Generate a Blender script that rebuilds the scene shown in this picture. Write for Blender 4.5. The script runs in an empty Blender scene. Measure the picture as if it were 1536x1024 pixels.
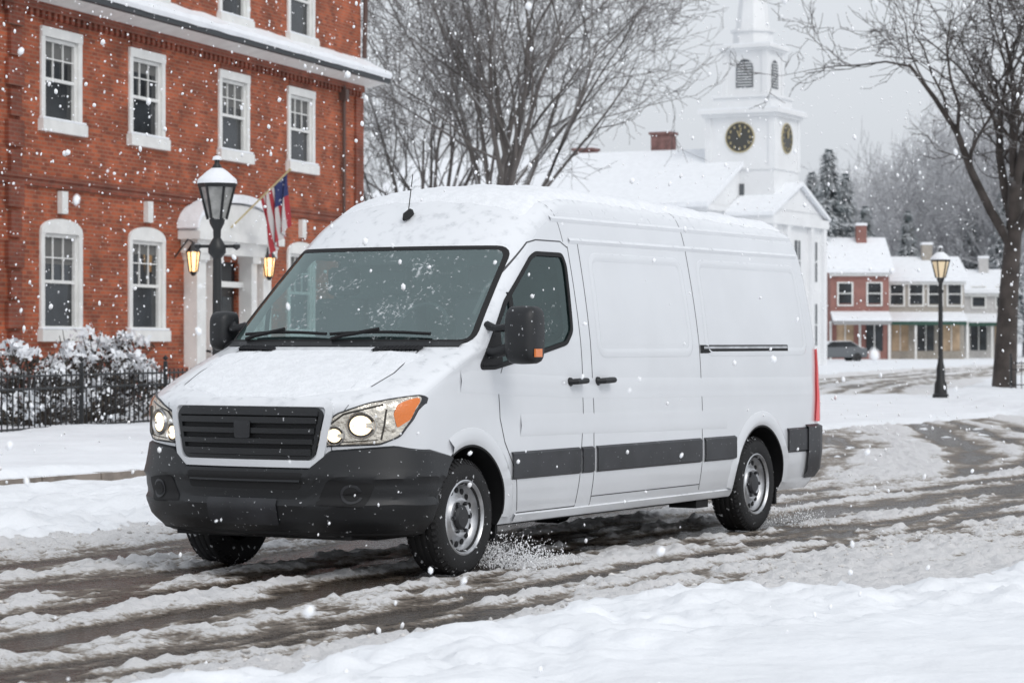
import bpy, bmesh, math, random, time
import numpy as np
from mathutils import Vector, Matrix
from mathutils.bvhtree import BVHTree
T0=time.time()
scene=bpy.context.scene
R=random.Random(7)
# ------------------------------------------------------------------ materials
def M(name,col,rough=.5,metal=0.,var=0.,vscale=5.,bump=0.,bscale=50.,coat=0.,emit=None,estr=0.,
      snow=0.,sscale=6.,slo=.35,shi=.85,speck=0.,spscale=60.,spth=.66,bdist=.01):
    m=bpy.data.materials.new(name); m.use_nodes=True
    nt=m.node_tree; N=nt.nodes; L=nt.links; b=N['Principled BSDF']
    b.inputs['Roughness'].default_value=rough; b.inputs['Metallic'].default_value=metal
    b.inputs['Coat Weight'].default_value=coat; b.inputs['Coat Roughness'].default_value=.08
    tc=N.new('ShaderNodeTexCoord'); O=tc.outputs['Object']
    def noise(sc,det=4):
        n=N.new('ShaderNodeTexNoise'); n.inputs['Scale'].default_value=sc; n.inputs['Detail'].default_value=det
        L.new(O,n.inputs['Vector']); return n.outputs['Fac']
    def rgb(c):
        n=N.new('ShaderNodeRGB'); n.outputs[0].default_value=(c[0],c[1],c[2],1); return n.outputs[0]
    def mix(f,a,c):
        n=N.new('ShaderNodeMix'); n.data_type='RGBA'; L.new(f,n.inputs[0]); L.new(a,n.inputs[6]); L.new(c,n.inputs[7]); return n.outputs[2]
    def mr(f,a,b_,c=0.,d=1.):
        n=N.new('ShaderNodeMapRange'); n.interpolation_type='SMOOTHSTEP'; L.new(f,n.inputs[0])
        for i,v in enumerate((a,b_,c,d)): n.inputs[i+1].default_value=v
        return n.outputs[0]
    def mul(a,c):
        n=N.new('ShaderNodeMath'); n.operation='MULTIPLY'; L.new(a,n.inputs[0]); L.new(c,n.inputs[1]) if hasattr(c,'links') else setattr(n.inputs[1],'default_value',c); return n.outputs[0]
    c=rgb(col)
    if var>0:
        c=mix(mr(noise(vscale),.3,.7),rgb([x*(1-var) for x in col]),rgb([min(1,x*(1+var)) for x in col]))
    if speck>0:
        f=mul(mr(noise(spscale,6),spth,spth+.05),speck)
        c=mix(f,c,rgb((.75,.77,.8)))
    if snow>0:
        g=N.new('ShaderNodeNewGeometry'); s=N.new('ShaderNodeSeparateXYZ'); L.new(g.outputs['Normal'],s.inputs[0])
        f=mul(mul(mr(s.outputs[2],slo,shi),mr(noise(sscale),.3,.5)),snow)
        c=mix(f,c,rgb((.82,.84,.87)))
        r=N.new('ShaderNodeMapRange'); L.new(f,r.inputs[0]); r.inputs[3].default_value=rough; r.inputs[4].default_value=.8
        L.new(r.outputs[0],b.inputs['Roughness'])
    L.new(c,b.inputs['Base Color'])
    if bump>0:
        bn=N.new('ShaderNodeBump'); bn.inputs['Strength'].default_value=bump; bn.inputs['Distance'].default_value=bdist
        L.new(noise(bscale,6),bn.inputs['Height']); L.new(bn.outputs[0],b.inputs['Normal'])
    if emit:
        b.inputs['Emission Color'].default_value=(*emit,1); b.inputs['Emission Strength'].default_value=estr
    return m
def brickmat(name,c1,c2,mort,bw=.23,rh=.078,ms=.010):
    m=M(name,c1,.85); nt=m.node_tree; N=nt.nodes; L=nt.links; b=N['Principled BSDF']
    tc=N.new('ShaderNodeTexCoord'); s=N.new('ShaderNodeSeparateXYZ'); L.new(tc.outputs['Object'],s.inputs[0])
    a=N.new('ShaderNodeMath'); a.operation='ADD'; L.new(s.outputs[0],a.inputs[0]); L.new(s.outputs[1],a.inputs[1])
    cb=N.new('ShaderNodeCombineXYZ'); L.new(a.outputs[0],cb.inputs[0]); L.new(s.outputs[2],cb.inputs[1])
    br=N.new('ShaderNodeTexBrick'); L.new(cb.outputs[0],br.inputs['Vector'])
    br.inputs['Color1'].default_value=(*c1,1); br.inputs['Color2'].default_value=(*c2,1); br.inputs['Mortar'].default_value=(*mort,1)
    br.inputs['Scale'].default_value=1; br.inputs['Mortar Size'].default_value=ms; br.inputs['Brick Width'].default_value=bw; br.inputs['Row Height'].default_value=rh
    n=N.new('ShaderNodeTexNoise'); n.inputs['Scale'].default_value=1.3; n.inputs['Detail'].default_value=8; L.new(tc.outputs['Object'],n.inputs['Vector'])
    r=N.new('ShaderNodeMapRange'); L.new(n.outputs['Fac'],r.inputs[0]); r.inputs[1].default_value=.3; r.inputs[2].default_value=.7; r.inputs[3].default_value=.62; r.inputs[4].default_value=1.3
    v=N.new('ShaderNodeVectorMath'); v.operation='SCALE'; L.new(br.outputs['Color'],v.inputs[0]); L.new(r.outputs[0],v.inputs['Scale'])
    L.new(v.outputs[0],b.inputs['Base Color'])
    bp=N.new('ShaderNodeBump'); bp.inputs['Strength'].default_value=.5; bp.inputs['Distance'].default_value=.01; bp.invert=True
    L.new(br.outputs['Fac'],bp.inputs['Height']); L.new(bp.outputs[0],b.inputs['Normal'])
    return m
SNOWC=(.84,.86,.89)
m_snow=M('snow',SNOWC,.85,bump=.5,bscale=9,bdist=.04,var=.03,vscale=3)
m_dust=M('dusting_snow',SNOWC,.85,bump=.6,bscale=60,bdist=.012,var=.04,vscale=20)
m_paint=M('van_white_paint',(.69,.71,.74),.24,coat=.8,snow=.85,sscale=14,slo=.3,shi=.75,var=.03,vscale=1.5)
m_gap=M('panel_gap',(.07,.07,.075),.7)
m_plastic=M('black_plastic',(.012,.013,.015),.45,bump=.15,bscale=300,speck=.7,spscale=38,spth=.67)
m_plastic2=M('dark_moulding',(.024,.025,.029),.45,var=.3,vscale=4,speck=.6,spscale=45,spth=.67)
m_black=M('deep_black',(.005,.005,.006),.7)
m_rubber=M('tyre_rubber',(.011,.011,.012),.75,bump=.4,bscale=120,speck=.8,spscale=26,spth=.63)
m_steel=M('wheel_steel',(.55,.56,.58),.35,.7,var=.2,vscale=12)
m_chrome=M('reflector',(.62,.59,.53),.18,.9,bump=.8,bscale=13,bdist=.03,emit=(1,.78,.5),estr=.05)
m_lens=M('lamp_inner_dark',(.07,.065,.06),.2,.5)
m_lamp=M('lit_headlamp',(1,.85,.65),.3,emit=(1,.74,.42),estr=1.5)
m_lampc=M('lit_bulb',(1,.9,.75),.3,emit=(1,.86,.62),estr=6)
m_amber=M('amber_lens',(.62,.15,.015),.15,coat=.8,bump=.5,bscale=70,emit=(1,.28,.03),estr=.12)
m_red=M('tail_lens',(.5,.01,.015),.2,coat=.6,emit=(1,.03,.03),estr=.25)
m_seat=M('cab_interior',(.06,.065,.07),.8,var=.3)
m_dash=M('dash_interior',(.17,.19,.19),.7,var=.3)
def glassmat(name,tint,refl,frost,lo=.93,hi=1.02):
    m=bpy.data.materials.new(name); m.use_nodes=True; nt=m.node_tree; N=nt.nodes; L=nt.links; N.clear()
    o=N.new('ShaderNodeOutputMaterial'); t=N.new('ShaderNodeBsdfTransparent'); t.inputs[0].default_value=(*tint,1)
    g=N.new('ShaderNodeBsdfGlossy'); g.inputs['Roughness'].default_value=.03; g.inputs[0].default_value=(.80,.97,.96,1)
    f=N.new('ShaderNodeLayerWeight'); f.inputs[0].default_value=.18
    a=N.new('ShaderNodeMath'); a.operation='MULTIPLY_ADD'; L.new(f.outputs['Facing'],a.inputs[0]); a.inputs[1].default_value=.35; a.inputs[2].default_value=refl
    mx=N.new('ShaderNodeMixShader'); L.new(a.outputs[0],mx.inputs[0]); L.new(t.outputs[0],mx.inputs[1]); L.new(g.outputs[0],mx.inputs[2])
    d=N.new('ShaderNodeBsdfDiffuse'); d.inputs[0].default_value=(.75,.78,.8,1)
    tc=N.new('ShaderNodeTexCoord')
    n=N.new('ShaderNodeTexNoise'); n.inputs['Scale'].default_value=34; n.inputs['Detail'].default_value=9; n.inputs['Roughness'].default_value=.65; L.new(tc.outputs['Object'],n.inputs[0])
    n2=N.new('ShaderNodeTexNoise'); n2.inputs['Scale'].default_value=2.4; n2.inputs['Detail'].default_value=4; L.new(tc.outputs['Object'],n2.inputs[0])
    ad=N.new('ShaderNodeMath'); ad.operation='MULTIPLY_ADD'; L.new(n2.outputs[0],ad.inputs[0]); ad.inputs[1].default_value=.7; L.new(n.outputs[0],ad.inputs[2])
    r=N.new('ShaderNodeMapRange'); L.new(ad.outputs[0],r.inputs[0]); r.inputs[1].default_value=lo; r.inputs[2].default_value=hi; r.inputs[4].default_value=frost
    m2=N.new('ShaderNodeMixShader'); L.new(r.outputs[0],m2.inputs[0]); L.new(mx.outputs[0],m2.inputs[1]); L.new(d.outputs[0],m2.inputs[2])
    L.new(m2.outputs[0],o.inputs[0]); return m
m_wglass=glassmat('windscreen_glass',(.70,.83,.81),.19,.6,.96,1.08)
m_sglass=glassmat('side_glass',(.30,.38,.38),.05,.4,.98,1.06)
m_brick=brickmat('red_brick',(.42,.095,.036),(.22,.048,.022),(.29,.15,.095),ms=.009)
m_brickd=brickmat('brick_quoin',(.25,.06,.03),(.18,.042,.022),(.20,.10,.07))
m_trim=M('white_trim',(.74,.74,.72),.6,var=.06,vscale=3,snow=.6)
m_win=M('window_pane',(.02,.024,.028),.08,var=.7,vscale=.9)
m_iron=M('black_iron',(.012,.013,.014),.45,snow=.7,slo=.7,shi=.98)
m_lglass=M('lantern_glass',(.28,.28,.27),.15,var=.3,vscale=6)
m_warm=M('warm_lamp',(1,.75,.4),.4,emit=(1,.58,.24),estr=2.2)
m_warm2=M('shop_glow',(.3,.22,.15),.4,emit=(1,.7,.4),estr=.08,var=.5,vscale=.8)
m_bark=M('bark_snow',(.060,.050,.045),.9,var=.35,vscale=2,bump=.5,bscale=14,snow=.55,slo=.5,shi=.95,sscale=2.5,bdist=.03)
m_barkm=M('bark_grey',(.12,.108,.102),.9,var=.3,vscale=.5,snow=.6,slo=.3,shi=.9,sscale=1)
m_barkf=M('bark_hazed',(.30,.30,.315),.95,var=.25,vscale=.3,snow=.75,slo=.0,shi=.8,sscale=.6)  # far trees: distance haze put into the pale grey bark colour, plus snow
m_con=M('conifer_frosted',(.20,.24,.25),.95,var=.3,vscale=1,snow=.85,slo=.1,shi=.8,sscale=1.2)
m_church=M('church_white',(.78,.79,.80),.6,var=.04,vscale=.6)
m_slate=M('dark_louvre',(.10,.11,.12),.7)
m_gold=M('clock_gold',(.50,.42,.24),.5,.3)
m_dkgreen=M('awning_green',(.03,.08,.06),.7,snow=.9)
m_tan=M('tan_clapboard',(.36,.33,.29),.8,var=.1)
m_slateroof=M('eave_dark',(.04,.045,.05),.6)
# ------------------------------------------------------------------ mesh builder
def empty(name,loc=(0,0,0),rot=0.):
    e=bpy.data.objects.new(name,None); scene.collection.objects.link(e); e.location=loc; e.rotation_euler=(0,0,rot); e.empty_display_size=.3; return e
def mkobj(name,v,f,mi,mats,parent=None,smooth=False,angle=35,recalc=True,bevel=0):
    me=bpy.data.meshes.new(name); me.from_pydata([tuple(p) for p in v],[],f)
    for m in mats: me.materials.append(m)
    if mi is not None: me.polygons.foreach_set('material_index',mi)
    if recalc:
        bm=bmesh.new(); bm.from_mesh(me); bmesh.ops.recalc_face_normals(bm,faces=bm.faces); bm.to_mesh(me); bm.free()
    if smooth:
        me.polygons.foreach_set('use_smooth',[True]*len(me.polygons)); me.set_sharp_from_angle(angle=math.radians(angle))
    me.update(); o=bpy.data.objects.new(name,me); scene.collection.objects.link(o)
    if parent: o.parent=parent
    if bevel:
        b=o.modifiers.new('bevel','BEVEL'); b.width=bevel; b.segments=2; b.limit_method='ANGLE'
    return o
class MB:
    def __init__(s): s.v=[];s.f=[];s.m=[]
    def add(s,v,f,mi=0):
        o=len(s.v); s.v+=[tuple(p) for p in v]; s.f+=[tuple(i+o for i in q) for q in f]; s.m+=[mi]*len(f)
    def box(s,x0,x1,y0,y1,z0,z1,mi=0):
        s.add([(x0,y0,z0),(x1,y0,z0),(x1,y1,z0),(x0,y1,z0),(x0,y0,z1),(x1,y0,z1),(x1,y1,z1),(x0,y1,z1)],
              [(0,3,2,1),(4,5,6,7),(0,1,5,4),(1,2,6,5),(2,3,7,6),(3,0,4,7)],mi)
    def frus(s,cx,cy,z0,z1,a0,a1,n=4,mi=0,rot=math.pi/4):
        k=math.sqrt(2) if n==4 else 1
        v=[(cx+k*a*math.cos(rot+2*math.pi*i/n),cy+k*a*math.sin(rot+2*math.pi*i/n),z) for a,z in((a0,z0),(a1,z1)) for i in range(n)]
        s.add(v,[(i,(i+1)%n,n+(i+1)%n,n+i) for i in range(n)]+[tuple(range(n))[::-1],tuple(range(n,2*n))],mi)
    def lathe(s,prof,c=(0,0,0),axis='z',n=24,mi=0,cap=False):
        v=[];f=[]
        for r,h in prof:
            for i in range(n):
                a=2*math.pi*i/n; x,y=r*math.cos(a),r*math.sin(a)
                v.append({'z':(c[0]+x,c[1]+y,c[2]+h),'y':(c[0]+x,c[1]+h,c[2]+y),'x':(c[0]+h,c[1]+x,c[2]+y)}[axis])
        for j in range(len(prof)-1):
            for i in range(n): f.append((j*n+i,j*n+(i+1)%n,(j+1)*n+(i+1)%n,(j+1)*n+i))
        if cap: f.append(tuple(range(n))); f.append(tuple(range((len(prof)-1)*n,len(prof)*n)))
        s.add(v,f,mi)
    def tube(s,pts,rad,n=6,mi=0):
        pts=[Vector(p) for p in pts]; v=[];f=[]
        for j,p in enumerate(pts):
            d=(pts[min(j+1,len(pts)-1)]-pts[max(j-1,0)]).normalized()
            a=d.cross(Vector((0,0,1)) if abs(d.z)<.9 else Vector((1,0,0))).normalized(); b=d.cross(a)
            r=rad[j] if hasattr(rad,'__len__') else rad
            for i in range(n):
                t=2*math.pi*i/n; v.append(p+a*r*math.cos(t)+b*r*math.sin(t))
        for j in range(len(pts)-1):
            for i in range(n): f.append((j*n+i,j*n+(i+1)%n,(j+1)*n+(i+1)%n,(j+1)*n+i))
        f.append(tuple(range(n))); f.append(tuple(range((len(pts)-1)*n,len(pts)*n)))
        s.add(v,f,mi)
    def prism(s,poly,plane,a0,a1,mi=0):
        n=len(poly); fn={'yz':lambda p,a:(a,p[0],p[1]),'xz':lambda p,a:(p[0],a,p[1]),'xy':lambda p,a:(p[0],p[1],a)}[plane]
        s.add([fn(p,a) for a in(a0,a1) for p in poly],[(i,(i+1)%n,n+(i+1)%n,n+i) for i in range(n)]+[tuple(range(n)),tuple(range(n,2*n))],mi)
    def obj(s,name,mats,parent=None,**k): return mkobj(name,s.v,s.f,s.m,mats,parent,**k)
# ------------------------------------------------------------------ numpy noise
def vn(x,y,seed=0):
    xi=np.floor(x).astype(np.int64); yi=np.floor(y).astype(np.int64); fx=x-xi; fy=y-yi
    fx=fx*fx*(3-2*fx); fy=fy*fy*(3-2*fy)
    def h(a,b):
        n=(a*374761393+b*668265263+seed*144269504)&0xffffffff; n=((n^(n>>13))*1274126177)&0xffffffff; return ((n^(n>>16))&0xffffffff)/4294967295.
    return (h(xi,yi)*(1-fx)+h(xi+1,yi)*fx)*(1-fy)+(h(xi,yi+1)*(1-fx)+h(xi+1,yi+1)*fx)*fy
def fbm(x,y,seed=0,o=4):
    t=0;a=.5;w=0
    for i in range(o): t=t+a*vn(x*2**i+i*17.3,y*2**i-i*9.1,seed+i); w+=a; a*=.5
    return t/w
def sst(a,b,x): t=np.clip((x-a)/(b-a),0,1); return t*t*(3-2*t)
# ------------------------------------------------------------------ ground & road
OX,OY=-.253,15.93; DX,DY=.4955,.8686
def sq(X,Y):
    rx=X-OX; ry=Y-OY; return rx*DX+ry*DY, rx*DY-ry*DX     # s along van, q towards near side
BP=np.array([(0.2,17.5),(2.6,22),(4.4,28),(5.6,35),(6.1,45),(6.4,57),(8.2,72),(13,95),(20,118),(31,150),(60,215),(120,300)])
def distB(X,Y):
    best=np.full(X.shape,1e9); S=np.zeros(X.shape); Q=np.zeros(X.shape); acc=0
    for i in range(len(BP)-1):
        a=BP[i];b=BP[i+1];d=b-a;l=np.hypot(*d);d=d/l
        t=np.clip((X-a[0])*d[0]+(Y-a[1])*d[1],0,l); px=a[0]+t*d[0];py=a[1]+t*d[1]
        dd=np.hypot(X-px,Y-py); m=dd<best
        best=np.where(m,dd,best); S=np.where(m,acc+t,S); Q=np.where(m,(X-a[0])*d[1]-(Y-a[1])*d[0],Q); acc+=l
    return best,S,Q
def axis(lo,hi,f0,f1,st,gr):
    a=list(np.arange(f0,f1,st)); s=st; x=f0
    l=[]
    while x>lo: s*=gr; x-=s; l.append(x)
    s=st; x=a[-1]; r=[]
    while x<hi: s*=gr; x+=s; r.append(x)
    return np.array(l[::-1]+a+r)
def sheet(name,xs,ys,hfun,mat,keep=None):
    X,Y=np.meshgrid(xs,ys); Z,A=hfun(X,Y)
    nx,ny=len(xs),len(ys); co=np.stack([X,Y,Z],-1).reshape(-1,3)
    idx=np.arange(nx*ny).reshape(ny,nx)
    q=np.stack([idx[:-1,:-1],idx[:-1,1:],idx[1:,1:],idx[1:,:-1]],-1).reshape(-1,4)
    if keep is not None:
        k=keep(X,Y).reshape(-1); q=q[k[q].all(1)]
        used=np.zeros(nx*ny,bool); used[q.ravel()]=True; mp=np.cumsum(used)-1; q=mp[q]; co=co[used]
        if A is not None: A=A.reshape(-1)[used]
    me=bpy.data.meshes.new(name); me.vertices.add(len(co)); me.vertices.foreach_set('co',co.ravel())
    me.loops.add(q.size); me.loops.foreach_set('vertex_index',q.ravel()); me.polygons.add(len(q))
    me.polygons.foreach_set('loop_start',np.arange(0,q.size,4)); me.polygons.foreach_set('loop_total',np.full(len(q),4))
    me.polygons.foreach_set('use_smooth',np.ones(len(q),bool)); me.update(calc_edges=True)
    if A is not None:
        at=me.attributes.new('slush','FLOAT','POINT'); at.data.foreach_set('value',A.ravel().astype(np.float32))
    me.materials.append(mat); o=bpy.data.objects.new(name,me); scene.collection.objects.link(o); return o
def roaddist(X,Y):
    s,q=sq(X,Y); dA=np.abs(q+1.15)-2.7
    b,S,Q=distB(X,Y); dB=b-(3.1+.012*np.clip(Y-20,0,200))
    k=3.5; h=np.clip(.5+.5*(dB-dA)/k,0,1); d=dB*(1-h)+dA*h-k*h*(1-h)*sst(20,26,Y)
    d=np.where(Y<20,np.minimum(dA,dB),d)
    return d,s,q,dA,dB,S,Q
def hground(X,Y):
    d,s,q,dA,dB,S,Q=roaddist(X,Y); d0=d
    d=d+(fbm(X*.9,Y*.9,3,4)-.5)*.9*np.clip(Y/16,.6,2)
    near=np.exp(-np.clip(Y-14,0,1e9)/60)
    h=-.05+sst(-.25,.5,d)*(.09+.05*fbm(X*1.3,Y*1.3,5))
    rough=sst(-.25,.2,d)*(1-sst(.7,2.6,d))
    lane=sst(-8.2,-7.9,q)*(1-sst(-4.2,-3.4,q))
    h+=rough*(fbm(X*5.5,Y*5.5,8,5)-.42)*.19
    h+=sst(.3,1.5,d)*(fbm(X*.35,Y*.35,11,3)-.4)*.12*near
    h+=sst(.3,1.5,d)*(fbm(X*1.6,Y*1.6,12,5)-.5)*.09*near
    h+=lane*(fbm(s*1.6,q*5,14,5)-.5)*.22
    h+=(1-sst(-8.5,-8.25,q))*.12*(1-sst(60,80,Y))
    h=np.where(d0>.75,np.maximum(h,.035),h)
    return h,None
def hroad(X,Y):
    d,s,q,dA,dB,S,Q=roaddist(X,Y)
    q2=q+.14*np.sin(s*.35)+.2*(fbm(s*.3,q*.3,20)-.5)
    tr=0
    for c,w in((-.22,.22),(-1.78,.22),(.68,.17),(-2.9,.22),(-1.0,.13),(1.15,.09)): tr=tr+np.exp(-((q2-c)/w)**2)*(.6+.7*fbm(s*.5,q*0+c,22,2))
    SA=.40+1.0*(fbm(s*.45,q2*4.2,21,4)-.5)+1.2*(fbm(s*2.8,q2*8,25,5)-.5)+.30*sst(-1.0,.2,dA)-.62*np.clip(tr,0,1.2)
    Q2=Q+.3*np.sin(S*.12)
    tb=0
    for c,w in((-.9,.32),(.8,.32),(-2.2,.28),(2.3,.28),(1.6,.17)): tb=tb+np.exp(-((Q2-c)/w)**2)
    SB=.60+.95*(fbm(S*.15,Q2*2.2,31,4)-.5)+.7*(fbm(S*1.2,Q2*4,33,3)-.5)-.50*tb
    w=sst(-.6,1.2,dA-dB)*sst(20,27,Y)
    sl=SA*(1-w)+SB*w+.25*sst(-.5,.3,d)
    sl=np.clip(sl,0,1)
    fine=fbm(X*15,Y*15,40,3)
    z=-.012+sl*.04+sst(.22,.6,sl)*(fine-.43)*.085
    return z,np.clip(sl+(fine-.5)*.55*sst(.08,.45,sl),0,1.1)
m_ground=M('ground_snow',SNOWC,.8,bump=.55,bscale=6,bdist=.06,var=.04,vscale=1.2)
def roadmat():
    m=M('slushy_road',(.05,.045,.04),.3); nt=m.node_tree;N=nt.nodes;L=nt.links;b=N['Principled BSDF']
    tc=N.new('ShaderNodeTexCoord'); at=N.new('ShaderNodeAttribute'); at.attribute_name='slush'
    def nz(s,d=6):
        n=N.new('ShaderNodeTexNoise'); n.inputs['Scale'].default_value=s; n.inputs['Detail'].default_value=d; n.inputs['Roughness'].default_value=.7; L.new(tc.outputs['Object'],n.inputs[0]); return n.outputs[0]
    n1=nz(24,8)
    a=N.new('ShaderNodeMath'); a.operation='ADD'; L.new(n1,a.inputs[0]); L.new(at.outputs['Fac'],a.inputs[1])
    cr=N.new('ShaderNodeValToRGB'); L.new(a.outputs[0],cr.inputs[0])
    e=cr.color_ramp.elements; e[0].position=.50; e[0].color=(.046,.034,.024,1); e[1].position=1.0; e[1].color=(.74,.735,.74,1)
    for p,c in((.65,(.095,.073,.054,1)),(.77,(.25,.21,.17,1)),(.88,(.50,.475,.45,1))):
        x=e.new(p); x.color=c
    L.new(cr.outputs[0],b.inputs['Base Color'])
    r=N.new('ShaderNodeMapRange'); L.new(a.outputs[0],r.inputs[0]); r.inputs[1].default_value=.5; r.inputs[2].default_value=.8; r.inputs[3].default_value=.16; r.inputs[4].default_value=.75
    L.new(r.outputs[0],b.inputs['Roughness'])
    bp=N.new('ShaderNodeBump'); bp.inputs['Strength'].default_value=.9; bp.inputs['Distance'].default_value=.03; L.new(a.outputs[0],bp.inputs['Height']); L.new(bp.outputs[0],b.inputs['Normal'])
    return m
xs=axis(-1500,1500,-5,5.5,.045,1.035); ys=axis(-40,3500,10,22,.045,1.022)
ground=sheet('ground',xs,ys,hground,m_ground)
xr=axis(-40,140,-5,5.5,.024,1.022); yr=axis(-5,320,10,21,.024,1.016)
road=sheet('road',xr,yr,hroad,roadmat(),keep=lambda X,Y: roaddist(X,Y)[0]<.95)
mb=MB()
s=-14.
while s<14:
    l=.9; q0=-8.22
    def P(s_,q_,z): return (OX+s_*DX+q_*DY, OY+s_*DY-q_*DX, z)
    v=[P(s+.01,q0,-.05),P(s+l-.01,q0,-.05),P(s+l-.01,q0-.15,-.05),P(s+.01,q0-.15,-.05),P(s+.01,q0,.13),P(s+l-.01,q0,.13),P(s+l-.01,q0-.15,.13),P(s+.01,q0-.15,.13)]
    mb.add(v,[(0,3,2,1),(4,5,6,7),(0,1,5,4),(1,2,6,5),(2,3,7,6),(3,0,4,7)]); s+=l
mb.obj('kerb',[M('kerb_stone',(.2,.17,.145),.8,var=.3,vscale=4,snow=1,slo=.5,shi=.9)],bevel=.015)
print('ground',time.time()-T0)
# ------------------------------------------------------------------ VAN
van=empty('cargo_van',(OX,OY,0),math.atan2(DY,DX))
W=1.98;HC=.99
LT=np.array([ # z, uf, D, inset, n, ur
(.28,-.93,.50,.07,2.2,5.40),(.36,-.96,.50,.03,2.2,5.46),(.55,-.98,.50,.0,2.2,5.50),(.80,-.98,.50,.0,2.2,5.50),(.95,-.98,.49,.0,2.2,5.50),
(1.03,-.965,.48,.004,2.3,5.50),(1.08,-.92,.46,.008,2.4,5.50),(1.12,-.83,.44,.010,2.6,5.50),(1.17,-.70,.42,.012,2.8,5.50),(1.24,-.52,.41,.015,2.9,5.50),
(1.31,-.33,.40,.02,3.0,5.50),(1.37,-.15,.38,.024,2.9,5.50),(1.405,-.06,.36,.027,2.7,5.50),(1.44,-.015,.35,.030,2.6,5.50),(1.60,.16,.35,.050,2.6,5.50),
(1.80,.38,.36,.08,2.6,5.49),(2.00,.60,.38,.115,2.6,5.48),(2.08,.68,.40,.13,2.6,5.47),(2.18,.79,.44,.15,2.6,5.45),(2.28,.92,.50,.18,2.5,5.43),
(2.36,1.06,.58,.22,2.4,5.40),(2.41,1.19,.66,.28,2.4,5.36),(2.45,1.36,.75,.36,2.3,5.30),(2.48,1.62,.85,.50,2.2,5.2),(2.495,2.1,.9,.70,2.2,5.0)])
NF,NS=30,70
def outl(row):
    z,uf,D,ins,n,ur=row; hw=HC-ins; P=[]
    for i in range(NF+1):
        p=i/NF*math.pi/2; P.append((uf+D*(1-max(0,math.cos(p))**(2/n)),hw*math.sin(p)**(2/n)))
    rr=min(.12,hw*.5); a,b=uf+D,ur-rr
    for i in range(1,NS+1): P.append((a+(b-a)*i/NS,hw))
    for i in range(1,7):
        p=i/6*math.pi/2; P.append((b+rr*math.sin(p),hw-rr*(1-math.cos(p))))
    for i in range(1,5): P.append((ur,(hw-rr)*(1-i/4)))
    return P
def defm(u,z): 
    t=min(1,max(0,(u-1.8)/3.7)); return z-.11*t*max(0,(z-1)/1.5)
rows=[]
for i in range(len(LT)-1):
    p0,p1,p2,p3=LT[max(i-1,0)],LT[i],LT[i+1],LT[min(i+2,len(LT)-1)]
    for t in(0,1/3,2/3):
        m1=(p2-p0)*.35; m2=(p3-p1)*.35
        rows.append((2*t**3-3*t**2+1)*p1+(t**3-2*t**2+t)*m1+(-2*t**3+3*t**2)*p2+(t**3-t**2)*m2)
rows.append(LT[-1])
V=[];F=[];nr=None
for r in rows:
    P=outl(r); ring=[(u,HC-c,defm(u,r[0])) for u,c in P]+[(u,HC+c,defm(u,r[0])) for u,c in P[1:-1][::-1]]
    nr=len(ring); V+=ring
for j in range(len(rows)-1):
    for i in range(nr): F.append((j*nr+i,j*nr+(i+1)%nr,(j+1)*nr+(i+1)%nr,(j+1)*nr+i))
F.append(tuple(range(nr))); F.append(tuple(range((len(rows)-1)*nr,len(rows)*nr)))
bvh=BVHTree.FromPolygons([Vector(p) for p in V],F)
def proj(mode,a,b,bv=None):
    bv=bv or bvh
    if mode=='side': o,d=Vector((a,-2,b)),Vector((0,1,0))
    elif mode=='front': o,d=Vector((-4,a,b)),Vector((1,0,0))
    else: o,d=Vector((b,a,5)),Vector((0,0,-1))      # top: a=v, b=u
    h,n,_,_=bv.ray_cast(o,d)
    if h is None: return None,None
    if n.dot(d)>0: n=-n
    return h,n
def rp(poly,r=.04,k=5):
    out=[];n=len(poly)
    for i in range(n):
        p=Vector(poly[i]);a=Vector(poly[i-1]);b=Vector(poly[(i+1)%n])
        la=min(r,(a-p).length*.45);lb=min(r,(b-p).length*.45)
        s=p+(a-p).normalized()*la;e=p+(b-p).normalized()*lb
        for j in range(k+1):
            t=j/k; out.append(tuple(s*(1-t)**2+p*2*t*(1-t)+e*t*t))
    return out
def patch(poly,mode,off,R_=26,C_=26,bv=None,noff=None):
    zs=[p[1] for p in poly]; z0,z1=min(zs)+1e-4,max(zs)-1e-4; v=[];last=None
    for j in range(R_+1):
        z=z0+(z1-z0)*(.5-.5*math.cos(math.pi*j/R_)); xs_=[]
        for i in range(len(poly)):
            a,b=poly[i-1],poly[i]
            if (a[1]-z)*(b[1]-z)<0: xs_.append(a[0]+(b[0]-a[0])*(z-a[1])/(b[1]-a[1]))
        x0,x1=(min(xs_),max(xs_)) if xs_ else (poly[0][0],poly[0][0])
        for i in range(C_+1):
            xx=x0+(x1-x0)*i/C_
            h,n=proj(mode,xx,z,bv)
            if h is None: h,n=(last if last else (Vector((0,0,0)),Vector((0,0,1))))
            last=(h,n); v.append(h+n*(off if noff is None else noff(xx,z,min(i,C_-i,j,R_-j))))
    f=[(j*(C_+1)+i,j*(C_+1)+i+1,(j+1)*(C_+1)+i+1,(j+1)*(C_+1)+i) for j in range(R_) for i in range(C_)]
    if mode=='front': f=[q[::-1] for q in f]
    return v,f
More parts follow.
